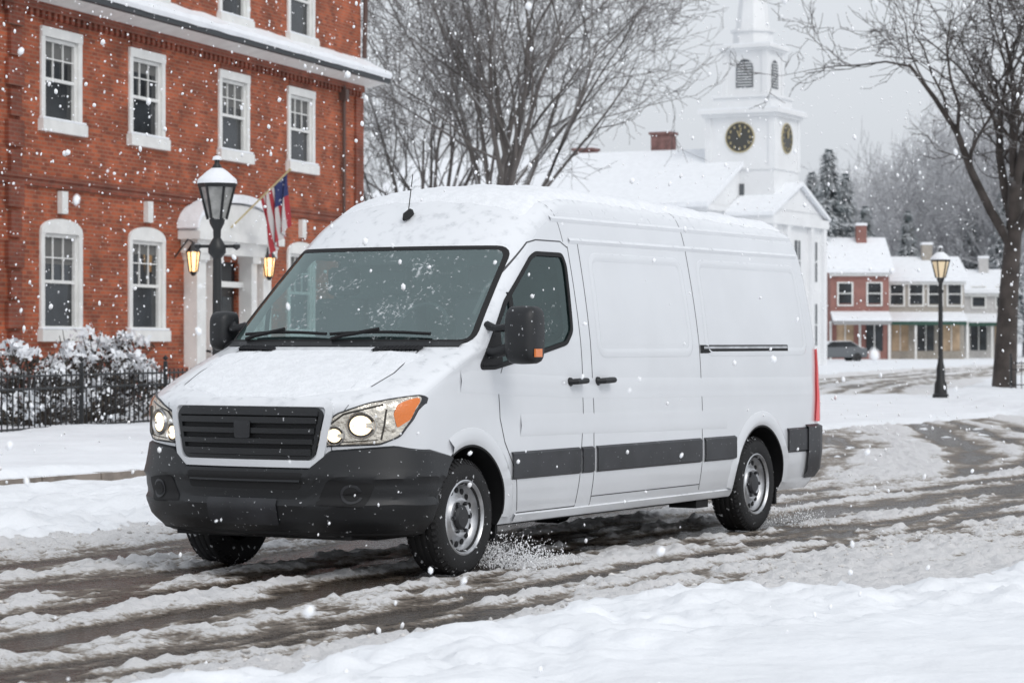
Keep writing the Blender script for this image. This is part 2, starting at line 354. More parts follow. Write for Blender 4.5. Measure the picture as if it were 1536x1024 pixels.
def ribbon(pts,width,off,mode,closed=False,bv=None,step=.03,base=.0005,flat=False):
    P=[Vector(p) for p in pts]
    if closed: P.append(P[0])
    D=[P[0]]
    for a,b in zip(P[:-1],P[1:]):
        n=max(1,int((b-a).length/step))
        for i in range(1,n+1): D.append(a.lerp(b,i/n))
    v=[];cnt=0
    m=5 if flat else 3
    for i,p in enumerate(D):
        if closed: a,b=D[i-1 if i>0 else -2],D[(i+1) if i<len(D)-1 else 1]
        else: a,b=D[max(0,i-1)],D[min(len(D)-1,i+1)]
        t=(b-a); t=t.normalized() if t.length>0 else Vector((1,0)); nn=Vector((-t.y,t.x))
        row=[]
        prof=((-1,base),(-.85,off),(0,off),(.85,off),(1,base)) if flat else ((-1,base),(0,off),(1,base))
        for k,o in prof:
            q=p+nn*k*width/2; h,n=proj(mode,q.x,q.y,bv)
            if h is None: row=None;break
            row.append(h+n*o)
        if row: v+=row; cnt+=1
    f=[(j*m+i,j*m+i+1,(j+1)*m+i+1,(j+1)*m+i) for j in range(cnt-1) for i in range(m-1)]
    return v,f
def vadd(name,parts,mats,mirror=True,smooth=True,angle=50):
    v=[];f=[];mi=[]
    for p in parts:
        pv,pf=p[0],p[1]; k=p[2] if len(p)>2 else 0
        o=len(v); v+=[tuple(x) for x in pv]; f+=[tuple(i+o for i in q) for q in pf]; mi+=[k]*len(pf)
        if mirror:
            o=len(v); v+=[(x[0],W-x[1],x[2]) for x in pv]; f+=[tuple(i+o for i in q[::-1]) for q in pf]; mi+=[k]*len(pf)
    return mkobj(name,v,f,mi,mats,van,smooth=smooth,angle=angle,recalc=False)
body=mkobj('body',V,F,None,[m_paint,m_black,m_dash],van,smooth=False)
ws=rp([(.085,1.425),(W-.085,1.425),(W-.19,2.03),(.19,2.03)],.07)
sw=rp([(.15,1.27),(.54,1.68),(.94,1.97),(1.02,2.0),(1.37,2.0),(1.40,1.93),(1.37,1.50),(1.28,1.42),(.80,1.34),(.33,1.27)],.03)
cut=[]
c=MB(); c.prism(ws,'yz',-1.3,1.42,2); cut.append(c)
c=MB(); c.prism(sw,'xz',-.3,2.3,2); cut.append(c)
for u in(0,4.32):
    for y0,y1 in((-.2,.42),(W-.42,W+.2)):
        c=MB(); c.lathe([(.445,y0),(.445,y1)],(u,0,.35),'y',48,1,True); cut.append(c)
cobs=[]
for i,c in enumerate(cut):
    o=c.obj('cutter%d'%i,[m_paint,m_black,m_dash]); cobs.append(o)
    o.parent=van
    m=body.modifiers.new('b%d'%i,'BOOLEAN'); m.object=o; m.operation='DIFFERENCE'; m.solver='EXACT'
bpy.context.view_layer.update()
dg=bpy.context.evaluated_depsgraph_get()
nm=bpy.data.meshes.new_from_object(body.evaluated_get(dg)); body.modifiers.clear(); body.data=nm
for p in nm.polygons:
    if p.center.z<.285 or (p.center.z<.37 and p.center.x<-.3): p.material_index=1
nm.polygons.foreach_set('use_smooth',[True]*len(nm.polygons)); nm.set_sharp_from_angle(angle=math.radians(32))
for o in cobs: bpy.data.objects.remove(o)
vadd('windscreen',[patch(ws,'front',.004,30,40)],[m_wglass],mirror=False)
vadd('windscreen_seal',[ribbon(ws,.03,.006,'front',True,flat=True)],[m_black],mirror=False)
vadd('side_window_glass',[patch(sw,'side',-.006,24,30)],[m_sglass])
vadd('side_window_seal',[ribbon(sw,.032,.006,'side',True,flat=True),ribbon([(.60,1.35),(.60,1.74)],.05,.006,'side',flat=True),
    (*patch(rp([(.15,1.27),(.33,1.27),(.42,1.29),(.42,1.55)],.02),'side',.006),0)],[m_black])
gaps=[]
G=lambda pts,w=.009:gaps.append(ribbon(pts,w,.0018,'side'))
G([(.42,1.27),(.36,1.18),(.36,.95),(.42,.80),(.55,.62),(.62,.36)]); G([(1.47,2.06),(1.48,1.3),(1.46,.9),(1.42,.6),(1.40,.34)])
G([(.30,1.60),(.50,1.78),(.95,2.07),(1.05,2.09),(1.38,2.09),(1.47,2.05)])
G([(.62,.345),(1.40,.345)],.007)
G([(1.62,2.10),(1.615,1.3),(1.61,.34)]); G([(3.28,2.36),(3.29,1.4),(3.28,.36)]); G([(1.61,.40),(3.28,.40)],.007)
G([(1.62,2.10),(3.28,2.10)],.008); G([(1.35,2.36),(1.40,2.2),(1.42,2.09)],.007)
gaps.append(ribbon([(.33,-.02),(.30,-.2),(.27,-.45),(.30,-.66)],.010,.002,'top'))
gaps.append(ribbon([(.40,.71),(.42,.80),(.40,.92),(.33,1.055)],.006,.002,'front'))
vadd('panel_gaps',gaps,[m_gap])
pr=[]
for a,b in((1.74,3.16),(3.42,5.22)):
    pr.append(ribbon(rp([(a,1.35),(b,1.35),(b-.02,2.0),(a+.02,2.0)],.09,8),.06,.010,'side',True))
for z in(2.10,2.24): pr.append(ribbon([(1.3 if z>2.2 else 1.5,z),(5.30,z)],.04,.011,'side'))
pr.append(ribbon([(-.1,1.19),(.5,1.16),(1.6,1.12),(3.3,1.10),(5.3,1.08)],.14,.010,'side'))
pr.append(ribbon([(.62,.90),(3.7,.86)],.14,.009,'side'))
for cu in(0,4.32):
    arc=[(cu+.50*math.cos(t),.35+.50*math.sin(t)) for t in np.linspace(math.radians(-2 if cu==0 else 0),math.radians(118 if cu==0 else 180),40)]
    pr.append(ribbon(arc,.11,.026,'side',flat=False))
pr.append(ribbon([(.40,-.72),(.46,-.4),(.50,-.12)],.06,.006,'top'))
vadd('pressed_lines',pr,[m_paint])
# bumper
V2=[];NR=22
def outz(z):
    r=[np.interp(z,LT[:,0],LT[:,k]) for k in range(6)]; return outl(r)
def interp(x,xp,fp): return float(np.interp(x,xp,fp))
base=outz(.6)
NC=NF+8
for j in range(NR+1):
    for i in range(NC+1):
        ii=min(i,NF); c=base[ii][1]
        zt=interp(c,[0,.44,.56,.9,.99],[.69,.69,.80,.83,.80]); 
        if i>NF: zt=.80-.05*(i-NF)/8
        r=j/NR; z=.265+(zt-.265)*r
        o=outz(z); off=interp(z,[.26,.29,.36,.46,.475,.50,.60,.625,.66,.74,.85],[-.05,0,.035,.055,.05,.030,.035,.052,.040,.026,.008])
        if j==NR: off=-.02
        if i<=NF:
            u,cc=o[i]; a=o[max(0,i-1)];b=o[min(i+1,NF+1)]; tx,ty=b[0]-a[0],b[1]-a[1]
            if i==0: tx,ty=0,1
            l=math.hypot(tx,ty) or 1; nx,ny=-ty/l,tx/l
        else:
            u0,cc=o[NF]; h=.452**2-(z-.35)**2; ue=min(-.24,-math.sqrt(max(0,h)))
            u=u0+(ue-u0)*(i-NF)/8; nx,ny=0,1
        V2.append((u+nx*off,HC-(cc+ny*off),z))
F2=[(j*(NC+1)+i,j*(NC+1)+i+1,(j+1)*(NC+1)+i+1,(j+1)*(NC+1)+i) for j in range(NR) for i in range(NC)]
k=len(V2)
for j in range(NR+1):
    p=V2[j*(NC+1)+NC]; V2.append((p[0],p[1]+.12,p[2]))
F2+=[(j*(NC+1)+NC,k+j,k+j+1,(j+1)*(NC+1)+NC) for j in range(NR)]
k=len(V2)
for i in range(NC+1):
    p=V2[i]; V2.append((p[0]+.25,p[1]+(.1 if i>20 else 0),.25))
F2+=[(i,k+i,k+i+1,i+1) for i in range(NC)]
vadd('front_bumper',[(V2,F2)],[m_plastic],angle=30)
VB=[Vector(p) for p in V2]+[Vector((p[0],W-p[1],p[2])) for p in V2]; nb=len(V2)
bvb=BVHTree.FromPolygons(VB,F2+[tuple(i+nb for i in q) for q in F2])
hw=lambda z:.52-.18*(1.02-z)
det=[(*patch(rp([(HC-.42,.655),(HC+.42,.655),(HC+.40,.555),(HC-.40,.555)],.02),'front',.003,8,30,bvb),0)]
det.append((*ribbon([(HC-.40,.605),(HC+.40,.605)],.018,.012,'front',bv=bvb),1))
vadd('bumper_intake',det,[m_black,m_plastic],mirror=False)
vadd('plate_holder',[patch(rp([(HC-.25,.50),(HC+.25,.50),(HC+.25,.345),(HC-.25,.345)],.012),'front',.012,6,16,bvb)],[m_plastic2],mirror=False)
def disc(cy,cz,r,off,mode='front',bv=None,n=20): return patch([(cy+r*math.cos(t),cz+r*math.sin(t)) for t in np.linspace(0,2*math.pi,n,endpoint=False)],mode,off,10,10,bv)
vadd('fog_lamps',[(*patch(rp([(.16,.60),(.42,.62),(.50,.46),(.22,.45)],.03),'front',.003,12,12,bvb),0),(*disc(.29,.53,.06,.008,bv=bvb),1),(*disc(.29,.53,.045,.012,bv=bvb),0)],[m_black,m_plastic2])
gp=rp([(HC-.52,1.02),(HC+.52,1.02),(HC+.46,.74),(HC-.46,.74)],.05)
vadd('grille_back',[patch(gp,'front',.004,12,40)],[m_black],mirror=False)
sl=[]
for z,w_ in((.775,.045),(.838,.036),(.90,.036),(.962,.04),(1.0,.03)):
    sl.append(ribbon([(HC-hw(z)+.02,z),(HC+hw(z)-.02,z)],w_,.028,'front',flat=True))
sl.append(ribbon(gp,.03,.018,'front',True,flat=True))
vadd('grille_slats',sl,[m_plastic],mirror=False)
gp2=rp([(HC-.57,1.055),(HC+.57,1.055),(HC+.50,.705),(HC-.50,.705)],.06)
vadd('grille_surround',[ribbon(gp2,.05,.022,'front',True,flat=True)],[m_paint],mirror=False)
vadd('grille_badge_plate',[patch(rp([(HC-.06,.955),(HC+.06,.955),(HC+.055,.855),(HC-.055,.855)],.012),'front',.034,6,6)],[m_plastic2],mirror=False)
# headlights
hl=rp([(.53,.81),(.475,.92),(.39,1.0),(.22,1.065),(.022,1.11),(.012,1.075),(.03,.97),(.075,.87),(.16,.825)],.02)
vadd('headlight_housing',[(*patch(hl,'front',.006,20,50),0)],[m_chrome])
vadd('headlight_rim',[(*ribbon(hl,.014,.012,'front',True),0)],[m_plastic2])
am=rp([(.085,.92),(.10,1.0),(.085,1.06),(.026,1.095),(.018,1.07),(.035,.97)],.01)
vadd('indicator_lens',[(*patch(am,'front',.012,12,12),0)],[m_amber])
def ring(cy,cz,r,w_,off): return ribbon([(cy+r*math.cos(t),cz+r*math.sin(t)) for t in np.linspace(0,6.283,22,endpoint=False)],w_,off,'front',True)
vadd('headlight_lamps',[(*disc(.255,.935,.070,.009),2),(*disc(.255,.935,.058,.013),0),(*disc(.255,.93,.028,.020),1),(*disc(.40,.875,.050,.009),2),(*disc(.40,.875,.040,.013),0),(*disc(.40,.872,.018,.018),1)],[m_lamp,m_lampc,m_lens])
vadd('headlight_bezel',[(*ring(.255,.935,.076,.016,.022),0),(*ring(.40,.875,.056,.014,.020),0),
    (*ribbon([(.50,.83),(.44,.93),(.35,1.0),(.15,1.055)],.018,.016,'front'),1),(*ribbon([(.155,.85),(.14,.93),(.13,1.03)],.014,.018,'front'),1),(*ribbon([(.47,.825),(.30,.84),(.17,.85)],.012,.014,'front'),1)],[m_steel,m_lens])
def moldr(a,b,z0=.56,z1=.735): return ribbon([(a,(z0+z1)/2),(b,(z0+z1)/2)],z1-z0,.02,'side',flat=True)
vadd('side_moulding',[moldr(.50,1.40),moldr(1.43,1.59),moldr(1.64,3.25),moldr(3.31,3.84),moldr(4.80,5.40,.57,.76)],[m_plastic2])
rb=[]
for z in(.36,.42,.57,.76,.78):
    e={.36:-.02,.42:.015,.57:.03,.76:.03,.78:0}[z]
    rb.append([(5.16+.0,-e,z),(5.38,-e,z),(5.47+e,.03-e,z),(5.54+e,.12,z),(5.57+e,.4,z),(5.57+e,HC,z)])
v=[p for r in rb for p in r]; f=[(j*6+i,j*6+i+1,(j+1)*6+i+1,(j+1)*6+i) for j in range(4) for i in range(5)]
vadd('rear_bumper',[(v,f)],[m_plastic2])
vadd('tail_lights',[(*patch(rp([(5.32,.80),(5.498,.80),(5.498,1.36),(5.40,1.38)],.02),'side',.02,20,10),0)],[m_red])
vadd('sliding_door_rail',[(*ribbon([(3.30,1.375),(4.86,1.375)],.06,.008,'side',flat=True),0),(*ribbon([(3.34,1.385),(4.84,1.385)],.02,.014,'side',flat=True),1)],[m_black,m_steel])
vadd('wheel_arch_trim',[ribbon([(cu+.445*math.cos(t),.35+.445*math.sin(t)) for t in np.linspace(0,math.radians(180 if cu else 122),40)],.02,.004,'side') for cu in(0,4.32)],[m_black])
mb=MB()
for y,sgn in((0,1),(W,-1)):
    for u0 in(1.27,1.66):
        mb.tube([(u0,y-.0*sgn,1.165),(u0+.02,y-.045*sgn,1.168),(u0+.15,y-.05*sgn,1.172),(u0+.17,y-.0*sgn,1.172)],[.018,.02,.02,.018],8)
        mb.lathe([(.03,0),(.028,-.014*sgn),(.0,-.016*sgn)],(u0+.02,y+.01*sgn,1.165),'y',12)
mb.obj('door_handles',[m_plastic],van,smooth=True)
for y,sgn in((0,1),(W,-1)):
    far=sgn<0; mo=.115 if far else .235; mw=.075 if far else .112; mh=.13 if far else .18; mz=1.50 if far else 1.47; mu=.10 if far else .02
    mb=MB(); vv=[];ff=[];nn=20
    for t,(cu,s_) in enumerate(((.13,.5),(.145,.78),(.17,.93),(.20,1),(.27,1.0),(.295,.97),(.295,.88))):
        for i in range(nn):
            a=2*math.pi*i/nn; ca,sa=math.cos(a),math.sin(a)
            cy=math.copysign(abs(ca)**.42,ca)*mw*s_; cz=math.copysign(abs(sa)**.42,sa)*mh*s_
            vv.append((mu+cu,y-sgn*(mo+cy),mz+cz))
    for j in range(6):
        for i in range(nn): ff.append((j*nn+i,j*nn+(i+1)%nn,(j+1)*nn+(i+1)%nn,(j+1)*nn+i))
    ff.append(tuple(range(nn)));ff.append(tuple(range(6*nn,7*nn)))
    mb.add(vv,ff,0)
    mb.tube([(.27,y+sgn*.06,1.36),(.25,y-sgn*.03,1.36),(.24+mu,y-sgn*mo*.6,mz-.08)],[.04,.035,.04],8)
    mb.tube([(.32,y+sgn*.07,1.53),(.28,y-sgn*.02,1.51),(.26+mu,y-sgn*mo*.6,mz+.05)],[.03,.022,.03],8)
    if not far: mb.box(mu+.17,mu+.25,y-.353,y-.34,1.335,1.385,1)
    mb.obj('door_mirror' if sgn>0 else 'door_mirror_far',[m_plastic,m_amber],van,smooth=True,angle=50)
# wheels
for u in(0,4.32):
    for y,sgn in((.155,1),(W-.155,-1)):
        mb=MB(); c=(u,y,.352)
        tp=[(.20,-.09),(.225,-.112),(.26,-.122),(.305,-.122),(.335,-.108),(.348,-.085),(.352,-.05),(.353,0),(.352,.05),(.348,.085),(.335,.108),(.305,.122),(.26,.12),(.20,.09)]
        mb.lathe([(r,h*sgn) for r,h in tp],c,'y',64,0)
        for h in(-.062,-.02,.02,.062): mb.lathe([(.3545,h-.018),(.3565,h-.014),(.3565,h+.014),(.3545,h+.018)],c,'y',64,0)
        for i in range(56):
            a=2*math.pi*i/56
            for h in(-1,1):
                p=[(c[0]+r*math.cos(a+da),c[1]+h*(.10+dh),c[2]+r*math.sin(a+da)) for r,dh in((.328,.017),(.359,-.012)) for da in(-.028,.028)]
                q=[(c[0]+r*math.cos(a+da),c[1]+h*(.10+dh),c[2]+r*math.sin(a+da)) for r,dh in((.320,.0),(.34,-.03)) for da in(-.028,.028)]
                mb.add([p[0],p[1],p[3],p[2],q[0],q[1],q[3],q[2]],[(0,1,2,3),(0,1,5,4),(1,2,6,5),(2,3,7,6),(3,0,4,7)],0)
        rm=[(.232,-.100),(.236,-.112),(.224,-.118),(.214,-.108),(.208,-.080),(.200,-.055),(.188,-.045),(.150,-.052),(.132,-.066),(.118,-.082),(.100,-.084),(.085,-.076),(.0,-.074)]
        mb.lathe([(r,h*sgn) for r,h in rm],c,'y',48,1)
        mb.lathe([(r,h*sgn) for r,h in((.078,-.070),(.076,-.092),(.060,-.104),(.0,-.106))],c,'y',24,2)
        for i in range(16):
            a=2*math.pi*i/16; r=.166
            mb.lathe([(.0195,-.040*sgn),(.0195,-.0555*sgn),(.0,-.0562*sgn)],(c[0]+r*math.cos(a),c[1],c[2]+r*math.sin(a)),'y',10,3)
        for i in range(6):
            a=2*math.pi*i/6; r=.095
            mb.lathe([(.014,-.075*sgn),(.012,-.100*sgn),(.0,-.102*sgn)],(c[0]+r*math.cos(a),c[1],c[2]+r*math.sin(a)),'y',8,2)
        mb.obj('wheel',[m_rubber,m_steel,m_plastic2,m_black],van,smooth=True,angle=35)
mb=MB()
mb.box(-.6,5.3,.30,W-.30,.24,.42); mb.box(.5,3.8,.12,W-.12,.27,.34); mb.box(4.75,5.3,.12,W-.12,.30,.40); mb.box(-.80,-.4,.35,W-.35,.25,.5)
for y in(.10,W-.34):
    mb.box(.47,.50,y,y+.24,.17,.62); mb.box(4.80,4.83,y,y+.24,.17,.62)
mb.box(3.35,3.55,.08,.3,.22,.30); mb.lathe([(.09,.2),(.09,1.8)],(4.32,0,.32),'y',12)
mb.obj('underbody',[m_black],van)
vadd('sill_step',[ribbon([(.60,.315),(3.86,.315)],.05,.012,'side',flat=True)],[m_paint])
# snow layer on the roof and hood
def fb(x,y,s,o=4): return float(fbm(np.array([x]),np.array([y]),s,o)[0])
vv=[];nu,nvv=190,80
for i in range(nu+1):
    for j in range(nvv+1):
        u=.98+4.38*i/nu; y=.22+(W-.44)*j/nvv
        h,n=proj('top',y,u)
        e=min(1,min(i/10,(nu-i)/6,j/5,(nvv-j)/5))
        h=h if h else Vector((u,y,2.3))
        vv.append(Vector((h.x,h.y,h.z))+Vector((0,0,-.010+e*(.010+.034*fb(u*8,y*8,5,5)))))
ff=[(i*(nvv+1)+j,i*(nvv+1)+j+1,(i+1)*(nvv+1)+j+1,(i+1)*(nvv+1)+j) for i in range(nu) for j in range(nvv)]
mkobj('roof_snow',vv,ff,None,[m_dust],van,smooth=True,angle=180)
hp=rp([(.20,-.13),(W-.20,-.13),(W-.28,-.70),(HC+.3,-.88),(HC-.3,-.88),(.28,-.70)],.05)
vadd('hood_snow',[patch(hp,'top',0,60,110,None,lambda a,b,e: -.003+min(1,e/6)*(.002+.014*fb(a*9,b*9,9,5)))],[m_dust],mirror=False,angle=180)
vp=[(*patch(rp([(.30,-.10),(.62,-.17),(.62,-.11),(.30,-.03)],.01),'top',.016,6,14),0)]
for q in range(12):
    yy=.32+q*.026; vp.append((*ribbon([(yy,-.035-(yy-.3)*.24),(yy,-.10-(yy-.3)*.21)],.006,.022,'top'),1))
vadd('hood_vents',vp,[m_black,m_plastic2])
mb=MB()
def wp(y,z,off): 
    h,n=proj('front',y,z); return h+n*off
for y0,y1,z0 in((1.72,1.05,1.455),(1.02,.32,1.455)):
    pts=[wp(y0+(y1-y0)*t,z0+.012*math.sin(t*3.1),.03) for t in np.linspace(0,1,14)]; mb.tube(pts,.011,6)
    pts=[wp(y0-.02,1.43,.02),wp(y0-.10,1.44,.035),wp((y0+y1)/2,z0+.02,.045)]; mb.tube(pts,.013,6)
mb.obj('wipers',[m_black],van,smooth=True)
vadd('cowl_trim',[ribbon([(.12,1.410),(W-.12,1.410)],.03,.010,'front',flat=True)],[m_plastic],mirror=False)
h,n=proj('top',HC,.86)
mb=MB(); mb.tube([h+Vector((-.05,0,-.005)),h+Vector((-.02,0,.02)),h+Vector((.03,0,.045)),h+Vector((.06,0,.03))],[.012,.028,.028,.012],8)
mb.tube([h+Vector((0,0,.03)),h+Vector((.06,0,.30))],[.004,.003],5); mb.obj('roof_antenna',[m_black],van,smooth=True)
mb=MB()
for y in(.30,.98,1.40):
    mb.box(.95,1.10,y,y+.40,1.0,1.72); mb.box(.97,1.07,y+.09,y+.31,1.74,1.93)
mb.obj('seats',[m_seat],van,bevel=.03)
mb=MB()
pts=[(.40+.07*math.sin(t),.60+.19*math.cos(t),1.50+.17*math.sin(t)) for t in np.linspace(0,6.283,25)]
mb.tube(pts,.014,6); mb.box(.15,.35,.6,1.7,1.40,1.46); mb.obj('steering_wheel',[m_seat],van,smooth=True)
mb=MB(); h,n=proj('front',HC,1.95); mb.box(h.x+.05,h.x+.08,HC-.13,HC+.13,1.88,1.95); mb.obj('interior_mirror',[m_black],van,bevel=.01)
vadd('sunshade_band',[patch(rp([(HC-.20,1.93),(HC+.20,1.93),(HC+.2,2.02),(HC-.2,2.02)],.02),'front',-.004,6,10)],[m_black],mirror=False)
print('van',time.time()-T0)
# ------------------------------------------------------------------ BRICK HOUSE
house=empty('brick_house',(-3.725,64,0),math.atan2(-.953,-.302))
wins=[3.9,7.75,12.1,15.8,19.6]
gw=[12.1,15.8,19.6]
ops=[]
for x in wins: ops.append((x-.68,x+.68,5.55,7.10)); ops.append((x-.68,x+.68,8.48,10.2))
for x in gw: ops.append((x-.70,x+.70,1.65,3.45))
ops.append((7.5,9.1,.3,3.15)); ops.append((3.2,4.6,1.65,3.45))
def wall(mb,x0,x1,z0,z1,ops,y,dep,mi=0):
    xs_=sorted({x0,x1,*[o[0] for o in ops],*[o[1] for o in ops]}); zs_=sorted({z0,z1,*[o[2] for o in ops],*[o[3] for o in ops]})
    for a,b in zip(xs_[:-1],xs_[1:]):
        for c,d in zip(zs_[:-1],zs_[1:]):
            mx,mz=(a+b)/2,(c+d)/2
            if any(o[0]<mx<o[1] and o[2]<mz<o[3] for o in ops): continue
            mb.add([(a,y,c),(b,y,c),(b,y,d),(a,y,d)],[(0,1,2,3)],mi)
    for o in ops:
        a,b,c,d=o; y2=y-dep
        mb.add([(a,y,c),(a,y2,c),(a,y2,d),(a,y,d),(b,y,c),(b,y2,c),(b,y2,d),(b,y,d)],[(0,1,2,3),(4,7,6,5),(3,2,6,7),(0,4,5,1)],mi)
mb=MB(); wall(mb,0,26,-.3,11.6,ops,0,.16)
mb.add([(0,0,-.3),(0,-11,-.3),(0,-11,11.6),(0,0,11.6)],[(0,1,2,3)]); mb.add([(26,0,-.3),(26,-11,-.3),(26,-11,11.6),(26,0,11.6)],[(0,1,2,3)])
mb.add([(0,-11,-.3),(26,-11,-.3),(26,-11,11.6),(0,-11,11.6)],[(0,1,2,3)])
mb.obj('brick_walls',[m_brick],house,recalc=False)
mb=MB()
for i in range(14):
    z=.0+i*.55
    mb.box(17.35,17.95,.0,.08,z+.02,z+.50) if i%2 else mb.box(17.45,17.85,.0,.08,z+.02,z+.50)
mb.box(-.02,26,.0,.06,4.30,4.42); mb.box(-.02,26,.0,.09,4.42,4.50); mb.box(-.03,26,0,.10,-.2,.9)
for i in range(110):
    x=.1+i*.235; mb.box(x,x+.12,0,.08,7.42,7.55)
mb.box(-.02,26,0,.10,7.55,7.70); mb.box(-.05,.45,.0,.06,4.5,7.4); mb.box(.0,.45,.0,.06,.9,4.3)
for x in wins+[]: mb.box(x-.7,x+.7,0,.02,7.26,7.40)
mb.obj('brick_courses',[m_brickd],house)
fr=MB(); gl=MB(); sn=MB()
def window(x,z0,z1,w,arch=False,dep=.05):
    h=w/2; t=.07; y=-dep
    fr.box(x-h,x-h+t,y-.05,y+.03,z0,z1); fr.box(x+h-t,x+h,y-.05,y+.03,z0,z1); fr.box(x-h+t,x+h-t,y-.05,y+.03,z1-t,z1); fr.box(x-h+t,x+h-t,y-.05,y+.03,z0,z0+t)
    zm=(z0+z1)/2; fr.box(x-h+t,x+h-t,y-.03,y+.025,zm-.03,zm+.03)
    for k in(1,2): 
        xx=x-h+t+(w-2*t)*k/3; fr.box(xx-.012,xx+.012,y-.025,y+.005,zm+.03,z1-t)
    fr.box(x-h+t,x+h-t,y-.022,y+.003,(zm+z1)/2-.012,(zm+z1)/2+.012)
    gl.box(x-h+t,x+h-t,y-.06,y-.035,z0+t,zm-.0); gl.box(x-h+t,x+h-t,y-.05,y-.03,zm,z1-t)
    gl.box(x-h+t+.02,x+h-t-.02,y-.0295,y-.0285,z1-t-R.choice((.2,.35,.35,.5)),z1-t,1)
    o=.15; fr.box(x-h-o,x-h,-.03,.04,z0,z1); fr.box(x+h,x+h+o,-.03,.04,z0,z1)
    if arch:
        pts=[(x-h-o,z1)]+[(x+(h+o)*math.cos(t_),z1+.01+.27*math.sin(t_)**.8) for t_ in np.linspace(math.pi,0,13)]+[(x+h+o,z1)]
        fr.prism([(p[0],p[1]) for p in pts],'xz',-.03,.045)
        fr.box(x-.12,x+.12,.0,.10,z1+.38,z1+.80)
    else:
        fr.box(x-h-o,x+h+o,-.03,.055,z1,z1+.18)
    fr.box(x-h-o-.08,x+h+o+.08,-.03,.12,z0-.22,z0); sn.box(x-h-o-.06,x+h+o+.06,-.0,.11,z0+.002,z0+.05)
for x in wins: window(x,5.55,7.10,1.34); window(x,8.48,10.2,1.34)
for x in gw: window(x,1.65,3.45,1.38,True)
window(3.9,1.65,3.45,1.38,True)
fr.obj('window_frames',[m_trim],house); gl.obj('window_glass',[m_win,M('window_blind',(.13,.13,.125),.8)],house)
mb=MB()
mb.prism([(0,7.70),(.10,7.70),(.50,7.80),(.50,7.93),(0,7.98)],'yz',-.45,26,0)
nseg=130   # snow on the skirt roof, with an uneven lower edge
for i in range(nseg):
    x0=-.5+i*26.5/nseg; x1=x0+26.5/nseg; k0=.06*fb(x0*1.3,2.,3); k1=.06*fb(x1*1.3,2.,3)
    pr0=[(.0,7.99),(.60+k0,7.93-k0*.8),(.63+k0,7.99),(.60+k0,8.06+k0),(.42,8.13+k0),(.0,8.36+k0)]
    pr1=[(.0,7.99),(.60+k1,7.93-k1*.8),(.63+k1,7.99),(.60+k1,8.06+k1),(.42,8.13+k1),(.0,8.36+k1)]
    mb.add([(x0,*p) for p in pr0]+[(x1,*p) for p in pr1],[(j,j+1,7+j,6+j) for j in range(5)],2)
mb.prism([(.50,7.80),(.60,7.81),(.60,7.94),(.50,7.94)],'yz',-.50,26,1)
mb.box(-.2,26.2,-11.2,.3,11.6,12.0,0)
mb.obj('eaves_and_roof',[m_trim,m_slateroof,m_snow],house,recalc=True)
sn.obj('sill_snow',[m_snow],house,bevel=.02)
mb=MB(); mb.box(-.45,-.002,-11,-.0,7.78,7.93,0); mb.prism([(-.002,7.93),(-.5,7.93),(-.5,8.0),(-.002,8.35)],'xz',-11,-.002,1); 
mb.obj('end_eaves',[m_trim,m_snow],house)
mb=MB(); mb.tube([(1.35,.09,7.6),(1.35,.09,.5)],.045,8); mb.box(1.24,1.46,.0,.18,7.25,7.5); mb.tube([(-.15,.3,11.6),(-.15,.1,11.0),(-.05,.08,8.4)],.06,8); mb.obj('downpipe',[M('pipe_brown',(.10,.06,.05),.6)],house)
mb=MB()
for a,b in((6.35,6.80),(7.15,7.45),(9.15,9.45),(9.85,10.30)):
    mb.box(a,b,0,.30,.0,3.25); mb.box(a-.06,b+.06,0,.36,3.13,3.27); mb.box(a-.06,b+.06,0,.36,.0,.35)
mb.box(6.2,10.45,0,.38,3.27,3.55); mb.box(6.05,10.6,0,.50,3.55,3.72)
pts=[(6.05,3.72)]+[(8.3+2.27*math.cos(t),3.74+.62*math.sin(t)) for t in np.linspace(math.pi,0,17)]+[(10.6,3.72)]
mb.prism(pts,'xz',0,.42)
mb.box(7.45,9.15,-.1,.10,2.6,2.72); mb.obj('door_surround',[m_trim],house)
mb=MB()
arc=[(8.3+2.3*math.cos(t),3.76+.64*math.sin(t)) for t in np.linspace(math.pi,0,17)]; arc2=[(8.3+2.35*math.cos(t),3.78+.80*math.sin(t)) for t in np.linspace(0,math.pi,17)]
mb.prism(arc+arc2,'xz',.0,.48); mb.obj('door_snow_cap',[m_snow],house)
mb=MB(); mb.box(7.5,9.1,-.14,-.10,.3,2.6,0); mb.box(7.5,9.1,-.13,-.08,2.72,3.15,1); mb.box(7.7,8.2,-.10,-.07,1.5,2.4,1);mb.box(8.4,8.9,-.10,-.07,1.5,2.4,1)
mb.box(7.7,8.2,-.10,-.07,.5,1.3,0);mb.box(8.4,8.9,-.10,-.07,.5,1.3,0)
mb.obj('front_door',[M('door_dark',(.03,.028,.026),.4),m_win],house)
mb=MB(); mb.box(6.9,9.7,.0,1.6,-.2,.15);mb.box(7.1,9.5,.0,1.2,.15,.3);mb.tube([(7.0,1.6,.1),(7.0,1.6,1.0),(7.0,.1,1.25)],.03,6); mb.tube([(9.6,1.6,.1),(9.6,1.6,1.0),(9.6,.1,1.25)],.03,6)
mb.obj('door_steps',[m_iron],house)
mb=MB()
